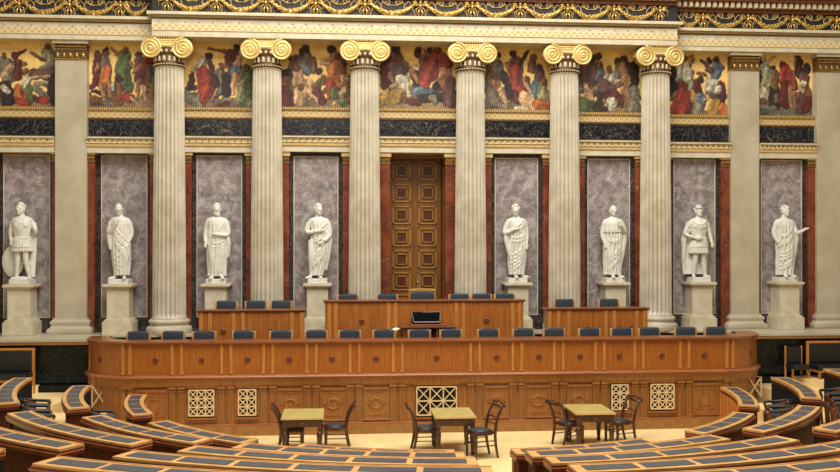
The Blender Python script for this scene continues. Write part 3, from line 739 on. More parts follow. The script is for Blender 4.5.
def pedestal(i, cx, hx=.26):
    r = empty('pedestal', (cx, YP, 1.99), 'pale stone pedestal carrying ' + BAY[i][1], 'pedestal', 'statue pedestals', 'thing'); g = r.location
    y0, y1 = YP - .27, YP + .27
    MB().box(cx - hx, cx + hx, y0, y1, 2.36, 3.12).build('die', 'cream', r, g, bevel=.006)
    mb = MB().box(cx - hx - .09, cx + hx + .09, y0 - .09, y1 + .09, 1.992, 2.30).box(cx - hx - .06, cx + hx + .06, y0 - .06, y1 + .06, 2.30, 2.345).box(cx - hx - .03, cx + hx + .03, y0 - .03, y1 + .03, 2.345, 2.37)
    mb.build('base', 'cream', r, g, bevel=.008)
    mb = MB().box(cx - hx - .04, cx + hx + .04, y0 - .04, y1 + .04, 3.10, 3.14).box(cx - hx - .09, cx + hx + .09, y0 - .09, y1 + .09, 3.14, 3.205)
    mb.build('cap', 'cream', r, g, bevel=.008)


def smooth_path(P, n=14):
    P = [np.array(p, float) for p in P]; out = []
    for k in range(len(P) - 1):
        p0 = P[max(k - 1, 0)]; p1 = P[k]; p2 = P[k + 1]; p3 = P[min(k + 2, len(P) - 1)]
        for j in range(n):
            t = j / n; out.append(.5 * ((2 * p1) + (-p0 + p2) * t + (2 * p0 - 5 * p1 + 4 * p2 - p3) * t * t + (-p0 + 3 * p1 - 3 * p2 + p3) * t ** 3))
    out.append(P[-1]); return out


def interp(tab, z):
    zs = [t[0] for t in tab]
    return [float(np.interp(z, zs, [t[j] for t in tab])) for j in range(1, len(tab[0]))]


def head(mb, c, turn=0., tilt=0., beard=False, crest=False, bald=False):
    st = len(mb.v); x, y, z = c
    mb.ell((x, y, z), (.078, .096, .118), 20, 16)
    mb.ell((x, y - .03, z - .055), (.062, .066, .06), 16, 10)     # jaw
    mb.ell((x, y - .098, z - .012), (.014, .024, .03), 8, 8)      # nose
    mb.ell((x, y - .090, z - .062), (.024, .014, .009), 8, 6)     # mouth
    mb.ell((x, y - .082, z - .095), (.024, .018, .016), 8, 6)     # chin
    for s in (-1, 1):
        mb.ell((x + s * .032, y - .084, z + .022), (.024, .012, .008), 8, 6)   # brow
        mb.ell((x + s * .032, y - .080, z + .001), (.014, .010, .009), 8, 6)   # eye
        mb.ell((x + s * .080, y, z - .01), (.012, .024, .034), 8, 8)           # ear
    if not bald:
        for k in range(46):
            a = random.uniform(0, 2 * pi); t = random.uniform(0, 1.45)
            if sin(a) < -.35 and t > .95: continue
            mb.ell((x + .084 * sin(t) * cos(a), y + .005 + .100 * sin(t) * sin(a), z + .012 + .116 * cos(t)), (.022, .022, .016), 7, 5)
    if beard:
        for k in range(22):
            a = random.uniform(-2.6, -.5)
            mb.ell((x + .058 * cos(a), y - .02 + .062 * sin(a), z - .075 - random.random() * .05), (.022, .02, .022), 7, 5)
    if crest:
        mb.tube([(x - .085, y - .02, z + .06), (x - .05, y - .09, z + .07), (x, y - .105, z + .075), (x + .05, y - .09, z + .07), (x + .085, y - .02, z + .06)], .013, 6)
    k_ = 1.17
    mb.v[st:] = [(x + (px - x) * k_, y + (py - y) * k_, z + (pz - z) * k_) for px, py, pz in mb.v[st:]]
    ca, sa = cos(turn), sin(turn)
    ct, stt = cos(tilt), sin(tilt)
    for k in range(st, len(mb.v)):
        px, py, pz = mb.v[k]; px -= x; py -= y; pz -= z
        py, pz = py * ct - pz * stt, py * stt + pz * ct
        px, py = px * ca - py * sa, px * sa + py * ca
        mb.v[k] = (px + x, py + y, pz + z)


def hand(mb, c, d, up=(0, 0, 1), s=1.0, curl=.4):
    """palm with four unequal bent fingers and a thumb from its side; d is the pointing direction"""
    c = np.array(c, float); d = np.array(d, float); d /= np.linalg.norm(d); up = np.array(up, float); up = up - d * up.dot(d); up /= np.linalg.norm(up); w_ = np.cross(d, up)
    mb.tube([c, c + d * .045 * s, c + d * .085 * s], [.026 * s, .034 * s, .032 * s], 8, .6)
    for k, L_ in enumerate((.062, .075, .07, .052)):
        o = c + d * .08 * s + w_ * (k - 1.5) * .018 * s
        p1 = o + d * L_ * .5 * s; p2 = p1 + (d * (1 - curl) - up * curl) * L_ * .55 * s
        mb.tube([o, p1, p2], [.0105 * s, .010 * s, .008 * s], 6)
    o = c + d * .025 * s - w_ * .03 * s
    mb.tube([o, o + (d * .5 - w_ * .8) * .035 * s, o + (d * 1.0 - w_ * .8) * .06 * s], [.013 * s, .012 * s, .009 * s], 6)


def arm(mb, P, rad=(.062, .05, .034)):
    pts = smooth_path(P, 6); n = len(pts)
    R = [float(np.interp(k / (n - 1), (0, .5, 1), rad)) for k in range(n)]
    mb.tube(pts, R, 12)


def robe(mb, tab, nf=14, amp=.018, slope=3.0, ph=0., z0=.04, z1=1.5, twist=None):
    """draped body: tab rows are (z, cx, cy, half width, half depth); folds run down it"""
    n = 144; m_ = 90; V = []; F = []
    for j in range(m_ + 1):
        z = z0 + (z1 - z0) * j / m_
        cx, cy, a, b_ = interp(tab, z)
        fade = min(1, max(.12, (1.38 - z) / .35))
        for i in range(n):
            p = 2 * pi * i / n
            f1 = sin(nf * p + ph + slope * sin(p + .7) * z * 1.6)
            f2 = sin((nf * 2 - 5) * p + 2 * ph - slope * z * 2.3 * cos(p))
            d = amp * 1.9 * fade * (2 * abs(sin((nf * p + ph + slope * sin(p + .7) * z * 1.6) * .5 * 1.0)) ** .8 - 1.2 + .12 * f2)
            V.append((cx + (a + d) * cos(p), cy + (b_ + d) * sin(p), z))
    for j in range(m_):
        for i in range(n): F.append((j * n + i, j * n + (i + 1) % n, (j + 1) * n + (i + 1) % n, (j + 1) * n + i))
    F += [tuple(range(n))[::-1], tuple(range(m_ * n, (m_ + 1) * n))]
    mb.add(V, F)


def folds(mb, tab, lines, r=.022):
    """raised drapery folds laid on the front of the body: each line is a list of (angle in degrees from the front, z)"""
    for L_ in lines:
        P = []
        for a, z in L_:
            cx, cy, A, B = interp(tab, z); t = radians(a) - pi / 2
            P.append((cx + (A - .004) * cos(t), cy + (B - .004) * sin(t), z))
        pts = smooth_path(P, 8); n = len(pts)
        mb.tube(pts, [r * 1.5 * (.4 + .6 * sin(pi * k / (n - 1)) ** .5) for k in range(n)], 8)


def sole(mb, x, y, z=.03, rot=0.):
    st = len(mb.v); mb.ell((x, y - .05, z), (.045, .125, .04), 12, 8); mb.ell((x, y + .03, z + .03), (.04, .05, .05), 10, 8)
    for k in range(5): mb.ell((x - .034 + .017 * k, y - .165 + .007 * abs(k - 1), z - .006), (.010, .022, .014), 6, 5)
    mb.rotz(rot, (x, y), st)


def finish(mb, i, cx, label, extra_base=None):
    r = empty('marble_statue', (cx, YP, 3.205), label, 'statue', 'white marble statues', 'thing')
    b = MB().box(-.24, .24, -.24, .24, 0, .12).build('statue_base', 'statue', r, bevel=.012)
    if extra_base: extra_base.build('rock', 'statue', r, smooth='all')
    o = mb.build('figure', 'statue', r, smooth='all'); o.location = (0, 0, .11); o.scale = (1.05, 1.05, 1.03)
    rm = o.modifiers.new('remesh', 'REMESH'); rm.mode = 'VOXEL'; rm.voxel_size = .0095; rm.use_smooth_shade = True
    sm = o.modifiers.new('soft', 'SMOOTH'); sm.factor = .3; sm.iterations = 1
    return r


T0 = [(0, 0, 0, .20, .15), (.15, 0, 0, .19, .14), (.5, 0, 0, .205, .15), (.85, 0, 0, .215, .155), (1.05, 0, 0, .20, .145), (1.2, 0, 0, .205, .14), (1.30, 0, .005, .235, .145), (1.40, 0, .01, .245, .13), (1.445, 0, .01, .21, .11), (1.475, 0, .01, .12, .085), (1.50, 0, .0, .07, .07), (1.6, 0, 0, .06, .06)]
HZ = 1.655


def shifted(tab, f): return [(z, cx + f(z), cy, a, b) for z, cx, cy, a, b in tab]


SX = [-9.61, -7.30, -4.98, -2.52, 2.46, 4.95, 7.19, 9.49]


def family(mb, tab, a0, z0, a1, z1, n, dz, sag=.05, r=.019, fan=0.):
    """n parallel folds of cloth swept across the body"""
    L_ = []
    for k in range(n):
        za, zb = z0 - dz * k + random.uniform(-.02, .02), z1 - (dz + fan) * k + random.uniform(-.03, .03); sg = sag * random.uniform(.5, 1.6)
        if min(za, zb) - sag < .1: continue
        L_.append([(a0, za), (a0 * .66 + a1 * .34, za * .62 + zb * .38 - sg), (a0 * .33 + a1 * .67, za * .3 + zb * .7 - sg), (a1, zb)])
    folds(mb, tab, L_, r)


def limb(mb, s, x):
    """the bent free leg pressing forward under the cloth"""
    arm(mb, [(x + s * .08, -.02, .92), (x + s * .10, -.10, .54), (x + s * .10, -.04, .10)], (.10, .075, .05))


def statue(i):
    mb = MB(); bay_i = i if i < 4 else i + 1
    neck = lambda x=0, z1=1.62: mb.tube([(x * .5, .01, 1.44), (x, -.0, z1)], [.07, .056], 12)
    if i in (1, 2, 3, 4, 5, 7):
        if i == 1:
            t = shifted([(z, cx, cy, a * (.96 if z > .4 else .80 + .4 * z), b) for z, cx, cy, a, b in T0], lambda z: .04 - .03 * z); legs = ((-.11, .09), (-.14, .5))
            robe(mb, t, 14, 0.015, 2.5, .4, z0=.10, z1=1.56)
            family(mb, t, -58, 1.38, 55, .92, 5, .09, .05); family(mb, t, 58, .86, -52, .42, 6, .1, .03)
            neck(0); head(mb, (-.03, -.03, 1.655), .25, .2, bald=True)
            arm(mb, [(-.2, 0, 1.36), (-.235, -.06, 1.10), (-.04, -.19, 1.33)], (.07, .06, .034)); hand(mb, (-.05, -.19, 1.32), (.4, -.1, 1), (0, -1, 0), 1, .5)
            arm(mb, [(.2, 0, 1.36), (.26, .0, 1.08), (.20, -.10, .86)], (.062, .05, .034)); hand(mb, (.20, -.1, .87), (-.2, -.3, -1), (0, -1, 0))
            mb.tube([(-.22, -.03, 1.34), (-.245, -.05, 1.0), (-.21, -.06, .7)], [.05, .06, .03], 10)
            mb.tube([(.17, -.13, .80), (.20, -.1, .6), (.15, -.1, .25)], [.04, .045, .02], 10)
            limb(mb, 1, .02); sole(mb, -.13, -.06, rot=-.5); sole(mb, .11, -.10, rot=.25)
        elif i == 2:
            t = shifted([(z, cx, cy, a * 1.05, b) for z, cx, cy, a, b in T0], lambda z: .0)
            robe(mb, t, 14, 0.018, 2.0, 1.2, z0=.07, z1=1.56)
            family(mb, t, 58, 1.42, -58, 1.02, 4, .07, .03); [folds(mb, t, [[(a, .95), (a * .8 - 6, .55), (a * .7, .16)]], .022) for a in (-55, -36, -14, 10, 30, 52)]; family(mb, t, -60, .92, 58, .96, 2, .07, .06)
            neck(); head(mb, (0, -.01, HZ), .1, .05, beard=True)
            arm(mb, [(-.21, 0, 1.36), (-.26, -.0, 1.08), (-.25, -.11, .86)], (.07, .06, .036)); hand(mb, (-.25, -.11, .88), (0, -.2, -1), (0, -1, 0))
            arm(mb, [(.21, 0, 1.36), (.25, -.05, 1.06), (.03, -.19, 1.06)], (.075, .065, .036)); hand(mb, (.05, -.19, 1.06), (-1, -.1, .1), (0, -1, 0))
            mb.tube([(.24, -.04, 1.05), (.26, -.02, .85), (.25, 0, .55), (.20, 0, .45)], [.06, .075, .05, .02], 10)
            limb(mb, -1, 0); sole(mb, -.10, -.13, rot=-.15); sole(mb, .13, -.12, rot=.3)
        elif i == 3:
            f = lambda z: .06 * sin(pi * z / 1.5) - .05 * (1.5 - z) + .02
            t = shifted([(z, cx, cy, a * (1. if z > .5 else .72 + .5 * z), b) for z, cx, cy, a, b in T0], f)
            robe(mb, t, 12, 0.017, 3.2, 2.2, z0=.08, z1=1.56)
            family(mb, t, -60, 1.04, 58, 1.36, 4, .08, .03); family(mb, t, 62, 1.02, -56, .50, 8, .095, .04, .022)
            neck(.02); head(mb, (.02, -.01, HZ), .35, .02)
            arm(mb, [(-.19, 0, 1.36), (-.24, -.05, 1.12), (.06, -.19, 1.15)], (.075, .065, .038)); hand(mb, (.05, -.19, 1.15), (1, -.1, .2), (0, -1, 0))
            arm(mb, [(.23, 0, 1.36), (.28, -.04, 1.06), (.14, -.17, .90)], (.075, .065, .05)); hand(mb, (.15, -.17, .9), (-.8, -.2, -.4), (0, -1, 0))
            mb.tube([(.27, -.02, 1.15), (.29, -.01, .9), (.25, .0, .55), (.2, 0, .2)], [.05, .06, .05, .02], 10)
            limb(mb, -1, -.05); sole(mb, -.18, -.10, rot=-.5); sole(mb, .05, -.06, rot=.3)
        elif i == 4:
            f = lambda z: .02 * sin(pi * z / 1.5)
            t = shifted([(z, cx, cy, a * (1.02 if z > .4 else .85 + .4 * z), b) for z, cx, cy, a, b in T0], f)
            robe(mb, t, 14, 0.017, 3.0, 3.1, z0=.09, z1=1.56)
            family(mb, t, -52, 1.0, 60, 1.06, 2, .075, .04); family(mb, t, 60, .95, -50, .55, 6, .1, .05, .022); family(mb, t, 40, 1.42, -20, 1.2, 3, .07, .02)
            neck(); head(mb, (-.02, -.02, HZ), -.1, .18)
            arm(mb, [(-.21, 0, 1.36), (-.28, -.03, 1.10), (-.06, -.19, 1.20)], (.07, .062, .035)); hand(mb, (-.08, -.19, 1.19), (1, -.1, .25), (0, -1, 0))
            mb.tube([(-.27, -.03, 1.15), (-.25, -.05, .9), (-.2, -.06, .65), (-.17, -.08, .5)], [.045, .06, .045, .02], 10)
            arm(mb, [(.21, 0, 1.36), (.26, .0, 1.08), (.235, -.08, .82)], (.062, .05, .034)); hand(mb, (.235, -.08, .84), (0, -.2, -1), (0, -1, 0))
            limb(mb, 1, -.02); sole(mb, -.03, -.12, rot=0); sole(mb, .17, -.05, rot=.6)
        elif i == 5:
            t = shifted([(z, cx, cy, a * 1.04, b) for z, cx, cy, a, b in T0], lambda z: -.02 + .02 * z)
            robe(mb, t, 14, 0.018, 2.8, 4.0, z0=.08, z1=1.56)
            family(mb, t, -50, .98, 60, 1.02, 2, .08, .05); family(mb, t, 60, .92, -48, .45, 7, .1, .04, .022)
            # short cape
            tc_ = [(1.0, 0, 0, .24, .17), (1.2, 0, 0, .25, .165), (1.35, 0, 0, .235, .15), (1.44, 0, 0, .17, .115), (1.5, 0, 0, .09, .08)]
            st = len(mb.v); robe(mb, tc_, 16, .012, 1., .5, z0=1.12, z1=1.5)
            neck(); head(mb, (.0, -.02, HZ), .1, .1, bald=True)
            arm(mb, [(-.21, 0, 1.36), (-.27, .0, 1.08), (-.22, -.10, .84)], (.062, .05, .034)); hand(mb, (-.22, -.10, .86), (.1, -.2, -1), (0, -1, 0))
            arm(mb, [(.21, 0, 1.34), (.28, -.06, 1.12), (.13, -.21, 1.32)], (.07, .06, .036)); hand(mb, (.14, -.2, 1.30), (-.5, -.1, 1), (0, -1, 0))
            mb.tube([(.28, -.05, 1.15), (.27, -.03, .9), (.22, -.02, .55), (.16, 0, .15)], [.05, .065, .06, .03], 10)
            limb(mb, -1, .0); sole(mb, -.04, -.13, rot=-.1); sole(mb, .14, -.1, rot=.35)
        else:
            f = lambda z: -.01 + .02 * sin(pi * z / 1.4)
            t = shifted([(z, cx, cy, a * 1.05, b) for z, cx, cy, a, b in T0], f)
            robe(mb, t, 12, 0.018, 3.2, 5.2, z0=.06, z1=1.56)
            family(mb, t, 50, 1.36, -55, 1.1, 4, .09, .09, .022); family(mb, t, 60, .95, -55, .62, 7, .1, .08, .024)
            neck(); head(mb, (.0, -.01, HZ), .3, 0.)
            arm(mb, [(-.21, 0, 1.36), (-.27, .0, 1.1), (-.20, -.1, .86)], (.075, .065, .05)); hand(mb, (-.2, -.1, .88), (.1, -.2, -1), (0, -1, 0))
            arm(mb, [(.20, 0, 1.34), (.27, -.08, 1.12), (.42, -.14, 1.19)], (.07, .055, .034)); hand(mb, (.41, -.14, 1.185), (1, -.2, .45), (0, -.4, 1), 1, .15)
            mb.tube([(.24, -.04, 1.2), (.28, -.04, 1.0), (.24, -.02, .6), (.2, 0, .2)], [.06, .06, .05, .03], 10)
            limb(mb, 1, 0); sole(mb, -.05, -.13, rot=-.2); sole(mb, .12, -.12, rot=.2)
    else:
        # soldiers: bare legs, pleated tunic, moulded breastplate, cloak behind
        for s, (kx, fx) in ((-1, (-.09, -.13)), (1, (.11, .17))):
            if i == 0 and s > 0: kx, fx = .09, .16
            arm(mb, [(s * .08, 0, .95), (kx, -.04, .50), (fx, .0, .07)], (.095, .066, .043))
            mb.ell((kx, -.06, .5), (.05, .05, .06), 10, 8); mb.ell(((kx + fx) / 2, .025, .34), (.055, .055, .11), 10, 8)
            sole(mb, fx, -.03, rot=s * .3)
            if i == 6:
                mb.tube([(fx * .97 + kx * .03, 0, .10), ((fx + kx) / 2, .005, .28), (kx, -.03, .36)], [.052, .066, .062], 12)   # boots
        tt = [(.60, 0, 0, .23, .17), (.75, 0, 0, .215, .16), (.92, 0, 0, .185, .145), (1.0, 0, 0, .175, .135)]
        robe(mb, tt, 22, .014, .2, .3, z0=.60 if i == 6 else .66, z1=1.0)
        bt = [(.88, 0, 0, .185, .14), (1.0, 0, 0, .175, .13), (1.2, 0, 0, .215, .15), (1.33, 0, 0, .235, .15), (1.41, 0, .01, .235, .125), (1.45, 0, .01, .19, .11), (1.5, 0, .01, .075, .07)]
        robe(mb, bt, 6, .003, 0, 0, z0=.88, z1=1.5)
        for s in (-1, 1):
            mb.ell((s * .085, -.105, 1.27), (.085, .05, .07), 12, 8)
            for z in (1.0, 1.07, 1.14): mb.ell((s * .04, -.115, z), (.036, .025, .03), 8, 6)
            for k in range(7):                                         # leather strips under the breastplate
                a = radians(-80 + k * 13) if s < 0 else radians(2 + k * 13)
                mb.tube([(.185 * sin(a), -.15 * cos(a), .92), (.215 * sin(a), -.175 * cos(a), .76)], [.02, .022], 6, .5)
        mb.tube([(-.18, -.05, .93), (0, -.15, .90), (.18, -.05, .93)], .018, 8)
        neck(0 if i == 6 else -.02)
        if i == 0:
            head(mb, (-.03, -.01, HZ), -.35, .05)
            arm(mb, [(-.21, 0, 1.36), (-.26, .0, 1.12), (-.24, -.03, .9)], (.062, .05, .034)); hand(mb, (-.24, -.03, .92), (0, -.1, -1), (0, -1, 0))
            arm(mb, [(.21, 0, 1.36), (.30, -.02, 1.15), (.24, .12, 1.0)], (.062, .055, .04)); hand(mb, (.25, .1, 1.0), (-.3, .3, -1), (1, 0, 0))
            # round shield standing behind the left leg, short cloak
            st = len(mb.v)
            n = 40; V = []; F = []
            for (rr, yy) in ((.0, -.05), (.18, -.035), (.28, 0), (.30, .01), (.30, .035), (.27, .03), (0, .0)):
                for k in range(n): V.append((-.25 + (rr + .001) * cos(2 * pi * k / n) * .8, .10 + yy, .42 + (rr + .001) * sin(2 * pi * k / n) * 1.25))
            for q in range(6):
                for k in range(n): F.append((q * n + k, q * n + (k + 1) % n, (q + 1) * n + (k + 1) % n, (q + 1) * n + k))
            F += [tuple(range(n))[::-1], tuple(range(6 * n, 7 * n))]
            mb.add(V, F)
            mb.tube([(.05, .12, 1.42), (.2, .12, 1.3), (.2, .14, .9), (.18, .14, .5), (.16, .12, .05)], [.06, .09, .09, .09, .09], 12, .7)
            mb.tube([(-.2, .1, 1.4), (-.05, .14, 1.44), (.12, -.02, 1.44), (.22, -.04, 1.36)], [.04, .05, .05, .05], 10)
        else:
            head(mb, (0, -.01, HZ), .1, .02, crest=True)
            arm(mb, [(-.21, 0, 1.36), (-.33, .0, 1.10), (-.17, -.13, 1.0)], (.066, .052, .036)); hand(mb, (-.18, -.13, 1.0), (1, -.1, -.2), (0, -1, 0))
            arm(mb, [(.21, 0, 1.36), (.28, .0, 1.1), (.31, -.08, .86)], (.066, .052, .036)); hand(mb, (.31, -.08, .88), (.05, -.2, -1), (0, -1, 0))
            mb.ell((-.05, -.17, .98), (.10, .06, .07), 12, 8)
            # long cloak down the back and a gathered scarf of cloth over the chest
            for k in range(12):
                x = -.33 + .05 * k
                mb.tube([(x * .7, .09, 1.38), (x * 1.0 - .02, .12, .95), (x * 1.02 - .01, .12, .5), (x * .95, .10, .08)], [.04, .045, .047, .045], 8)
            mb.tube([(-.24, .0, 1.2), (-.33, .06, .9), (-.34, .08, .5), (-.30, .08, .25)], [.05, .055, .05, .03], 10)
            folds(mb, [(1.1, 0, 0, .20, .14), (1.45, 0, 0, .20, .14)], [[(-70, 1.38), (-20, 1.28), (20, 1.28), (70, 1.40)], [(-70, 1.42), (-20, 1.33), (20, 1.33), (70, 1.44)], [(-60, 1.36), (0, 1.22), (60, 1.36)]], .024)
            mb.tube([(.22, .08, 1.4), (.26, .12, 1.0), (.24, .12, .6), (.2, .1, .1)], [.05, .05, .05, .05], 10)
    eb = None
    if i == 0:
        eb = MB().ell((-.02, 0, .12), (.27, .2, .07), 16, 10)
    lb = ['shield-bearing soldier, white marble statue with bare legs on a pale pedestal', 'bowed bald statue of white marble, robed, one hand at its throat',
          'sashed toga statue of white marble with a beard and one hand at its waist', 'folded-arm statue of white marble, draped, hips swung sideways', 'raised-forearm statue of white marble in a toga, the other arm hanging',
          'short-caped statue of white marble, bald, one hand raised to its shoulder', 'armoured cloaked statue of white marble with headband and short pleated tunic', 'open-handed statue of white marble in a toga, arm reaching sideways'][i]
    finish(mb, i, SX[i], lb, eb)
    pedestal(bay_i, SX[i])


for i in range(8): statue(i)

# ------------------------------------------------------------------ raised dais: long front desk with rounded ends
DX = 0.16; HWD = 7.76; YF = 20.72; RC = 1.25


def dais_path(off_straight=0, step=.4):
    """path along left side, rounded corner, front, rounded corner, right side; (x, y, nx, ny) with outward normals"""
    P = []; x0, x1 = DX - HWD, DX + HWD
    P.append((x0, 22.12, -1, 0))
    for k in range(13):
        a = pi + (pi / 2) * k / 12
        P.append((x0 + RC + RC * cos(a), YF + RC + RC * sin(a), cos(a), sin(a)))
    for k in range(1, 24):
        P.append((x0 + RC + (2 * HWD - 2 * RC) * k / 24, YF, 0, -1))
    for k in range(13):
        a = 1.5 * pi + (pi / 2) * k / 12
        P.append((x1 - RC + RC * cos(a), YF + RC + RC * sin(a), cos(a), sin(a)))
    P.append((x1, 22.12, 1, 0))
    return P


PATH = dais_path()
dd = empty('dais_desk', (DX, YF + .3, 0), 'long curved-ended wooden dais desk with gilt grilles spanning the hall', 'dais desk', kind='thing'); g = tuple(dd.location)
MB().sweep(PATH, [(-.30, 1.25), (0, 1.25), (0, 2.0), (-.30, 2.0)]).build('upper_panel', 'wood', dd, g, smooth=True)
MB().sweep(PATH, [(-.42, 2.0), (.06, 2.0), (.075, 2.02), (.075, 2.045), (.05, 2.065), (-.42, 2.065)]).build('desk_rim', 'wood_rim', dd, g, smooth=True)
MB().sweep(PATH, [(-.1, 1.24), (.07, 1.24), (.11, 1.265), (.115, 1.29), (.10, 1.31), (.03, 1.33), (-.1, 1.33)]).build('middle_moulding', 'wood_lip', dd, g, smooth=True)
MB().sweep(PATH, [(-.1, 1.08), (.03, 1.08), (.05, 1.11), (.05, 1.20), (.065, 1.24), (-.1, 1.24)]).build('frieze_band', 'wood_low', dd, g, smooth=True)
MB().sweep(PATH, [(-.2, .2), (-.02, .2), (-.02, 1.10), (-.2, 1.10)]).build('lower_panel', 'wood_low', dd, g, smooth=True)
MB().sweep(PATH, [(-.1, .215), (.05, .215), (.055, .245), (.03, .26), (-.1, .26)]).build('base_moulding', 'wood_lip', dd, g, smooth=True)
MB().sweep(PATH, [(-.2, 0.002), (.05, 0.002), (.05, .215), (-.2, .215)]).build('plinth', 'wood_plinth', dd, g, smooth=True)
PAIRS = [.86, 1.81, 2.75, 3.69, 4.59, 5.65]
up = []; lo = []
for s in (-1, 1):
    for x in PAIRS:
        for d in (-.10, .10):
            cx = DX + s * x + d
            MB().box(cx - .034, cx + .034, YF - .03, YF, 1.34, 1.998).box(cx - .042, cx + .042, YF - .036, YF, 1.34, 1.38).build('upper_strip', 'wood_light', dd, g, bevel=.006)
            mb = MB().box(cx - .065, cx + .065, YF - .025, YF + .03, .26, 1.08)
            for q in range(3): mb.box(cx - .055 + .042 * q, cx - .055 + .042 * q + .022, YF - .045, YF, .30, .96)
            mb.box(cx - .075, cx + .075, YF - .05, YF + .02, .97, 1.0).box(cx - .085, cx + .085, YF - .065, YF + .02, 1.03, 1.08).box(cx - .07, cx + .07, YF - .03, YF + .02, .26, .30)
            mb.build('fluted_strip', 'wood_low', dd, g)


def corner(ang, s):
    """frame on a rounded end; ang from the front"""
    cx = DX + s * (HWD - RC); cy = YF + RC
    a = radians(ang) * s
    return cx + RC * sin(a), cy - RC * cos(a), a


for s in (-1, 1):
    for ang in (6, 13, 74, 82):
        x, y, a = corner(ang, s)
        mb = MB().box(-.034, .034, -.03, .01, 1.34, 1.998).box(-.042, .042, -.036, .01, 1.34, 1.38).rotz(a)
        mb.v = [(p[0] + x, p[1] + y, p[2]) for p in mb.v]; mb.build('upper_strip', 'wood_light', dd, g, bevel=.006)
        mb = MB().box(-.06, .06, -.015, .03, .30, 1.10).box(-.075, .075, -.045, .02, 1.04, 1.10).rotz(a)
        mb.v = [(p[0] + x, p[1] + y, p[2]) for p in mb.v]; mb.build('fluted_strip', 'wood_low', dd, g)


def rosette(x, y, z, a=0.):
    mb = MB()
    n = 24; V = []; F = []
    for rr, yy in ((.065, 0), (.065, -.015), (.052, -.022), (.04, -.008), (.026, -.008), (.02, -.025), (.0, -.028)):
        for k in range(n): V.append(((rr + .0005) * cos(2 * pi * k / n), yy, (rr + .0005) * sin(2 * pi * k / n)))
    for q in range(6):
        for k in range(n): F.append((q * n + k, q * n + (k + 1) % n, (q + 1) * n + (k + 1) % n, (q + 1) * n + k))
    F += [tuple(range(n)), tuple(range(6 * n, 7 * n))]
    mb.add(V, F); mb.rotz(a); mb.v = [(p[0] + x, p[1] + y, p[2] + z) for p in mb.v]
    return mb


for x in (0, 1.34, -1.34, 2.3, -2.3, 3.24, -3.24, 4.14, -4.14, 5.12, -5.12):
    rosette(DX + x, YF, 1.645).build('rosette', 'rosette', dd, g, smooth=True)
for s in (-1, 1):
    x, y, a = corner(42, s); rosette(x, y, 1.645, a).build('rosette', 'rosette', dd, g, smooth=True)
rosette(DX - 6.1, YF, 1.645).build('rosette', 'rosette', dd, g, smooth=True); rosette(DX + 6.1, YF, 1.645).build('rosette', 'rosette', dd, g, smooth=True)


def grille(nx, nz, w_, h, diag_only=False):
    mb = MB(); t = .028
    x0, x1, z0, z1 = -w_ / 2, w_ / 2, -h / 2, h / 2
    for i in range(nx + 1):
        x = x0 + (x1 - x0) * i / nx; mb.box(x - t / 2, x + t / 2, -.03, -.005, z0, z1)
    for j in range(nz + 1):
        z = z0 + (z1 - z0) * j / nz; mb.box(x0, x1, -.032, -.006, z - t / 2, z + t / 2)
    for i in range(nx):
        for j in range(nz):
            a = x0 + (x1 - x0) * i / nx; b = x0 + (x1 - x0) * (i + 1) / nx; c = z0 + (z1 - z0) * j / nz; d = z0 + (z1 - z0) * (j + 1) / nz
            mb.bar((a, -.018, c), (b, -.018, d), .022, .02); mb.bar((a, -.016, d), (b, -.016, c), .022, .02)
            if not diag_only: mb.ell(((a + b) / 2, -.022, (c + d) / 2), (.028, .012, .028), 8, 5)
    return mb


def place(mb, x, y, z, a=0.):
    mb.rotz(a); mb.v = [(p[0] + x, p[1] + y, p[2] + z) for p in mb.v]; return mb


for x, nx, nz, w_, h, zc in ((-5.12, 3, 3, .53, .55, .73), (5.12, 3, 3, .53, .55, .73), (-4.14, 2, 3, .37, .55, .73), (4.14, 2, 3, .37, .55, .73), (.0, 3, 2, .88, .62, .705)):
    gr = place(grille(nx, nz, w_, h, nx == 3 and nz == 2), DX + x, YF - .03, zc).build('grille', 'grille_gold', dd, g)
    gr['label'] = 'pale gilt lattice grille'
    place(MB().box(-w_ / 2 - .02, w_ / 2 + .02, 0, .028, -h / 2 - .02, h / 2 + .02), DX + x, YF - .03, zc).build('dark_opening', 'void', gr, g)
    place(MB().box(-w_ / 2 - .06, w_ / 2 + .06, -.04, .03, -h / 2 - .085, -h / 2 - .05), DX + x, YF - .02, zc).build('grille_sill', 'wood_lip', dd, g)
    place(MB().box(-w_ / 2 - .06, w_ / 2 + .06, -.02, .03, h / 2 + .04, h / 2 + .075), DX + x, YF - .02, zc).build('grille_cornice', 'wood_low', dd, g)
for s, x in ((-1, px_x(99.5, 21.05)), (1, px_x(754.5, 21.05))):
    r = empty('barrier', (x, 21.05, .605), 'small gilt crossed-bar barrier beside the %s rounded end of the dais' % ('left' if s < 0 else 'right'), 'barrier', kind='thing')
    MB().box(-.17, -.145, -.015, .015, 0, .50).box(.145, .17, -.015, .015, 0, .50).build('post', 'grille_gold', r)
    MB().bar((-.15, 0, .03), (.15, 0, .47), .03, .03).build('cross_bar', 'grille_gold', r); MB().bar((-.15, -.025, .47), (.15, -.025, .03), .03, .03).build('cross_bar', 'grille_gold', r)
    MB().box(-.17, .17, -.02, .02, .48, .505).build('top_rail', 'wood_low', r)


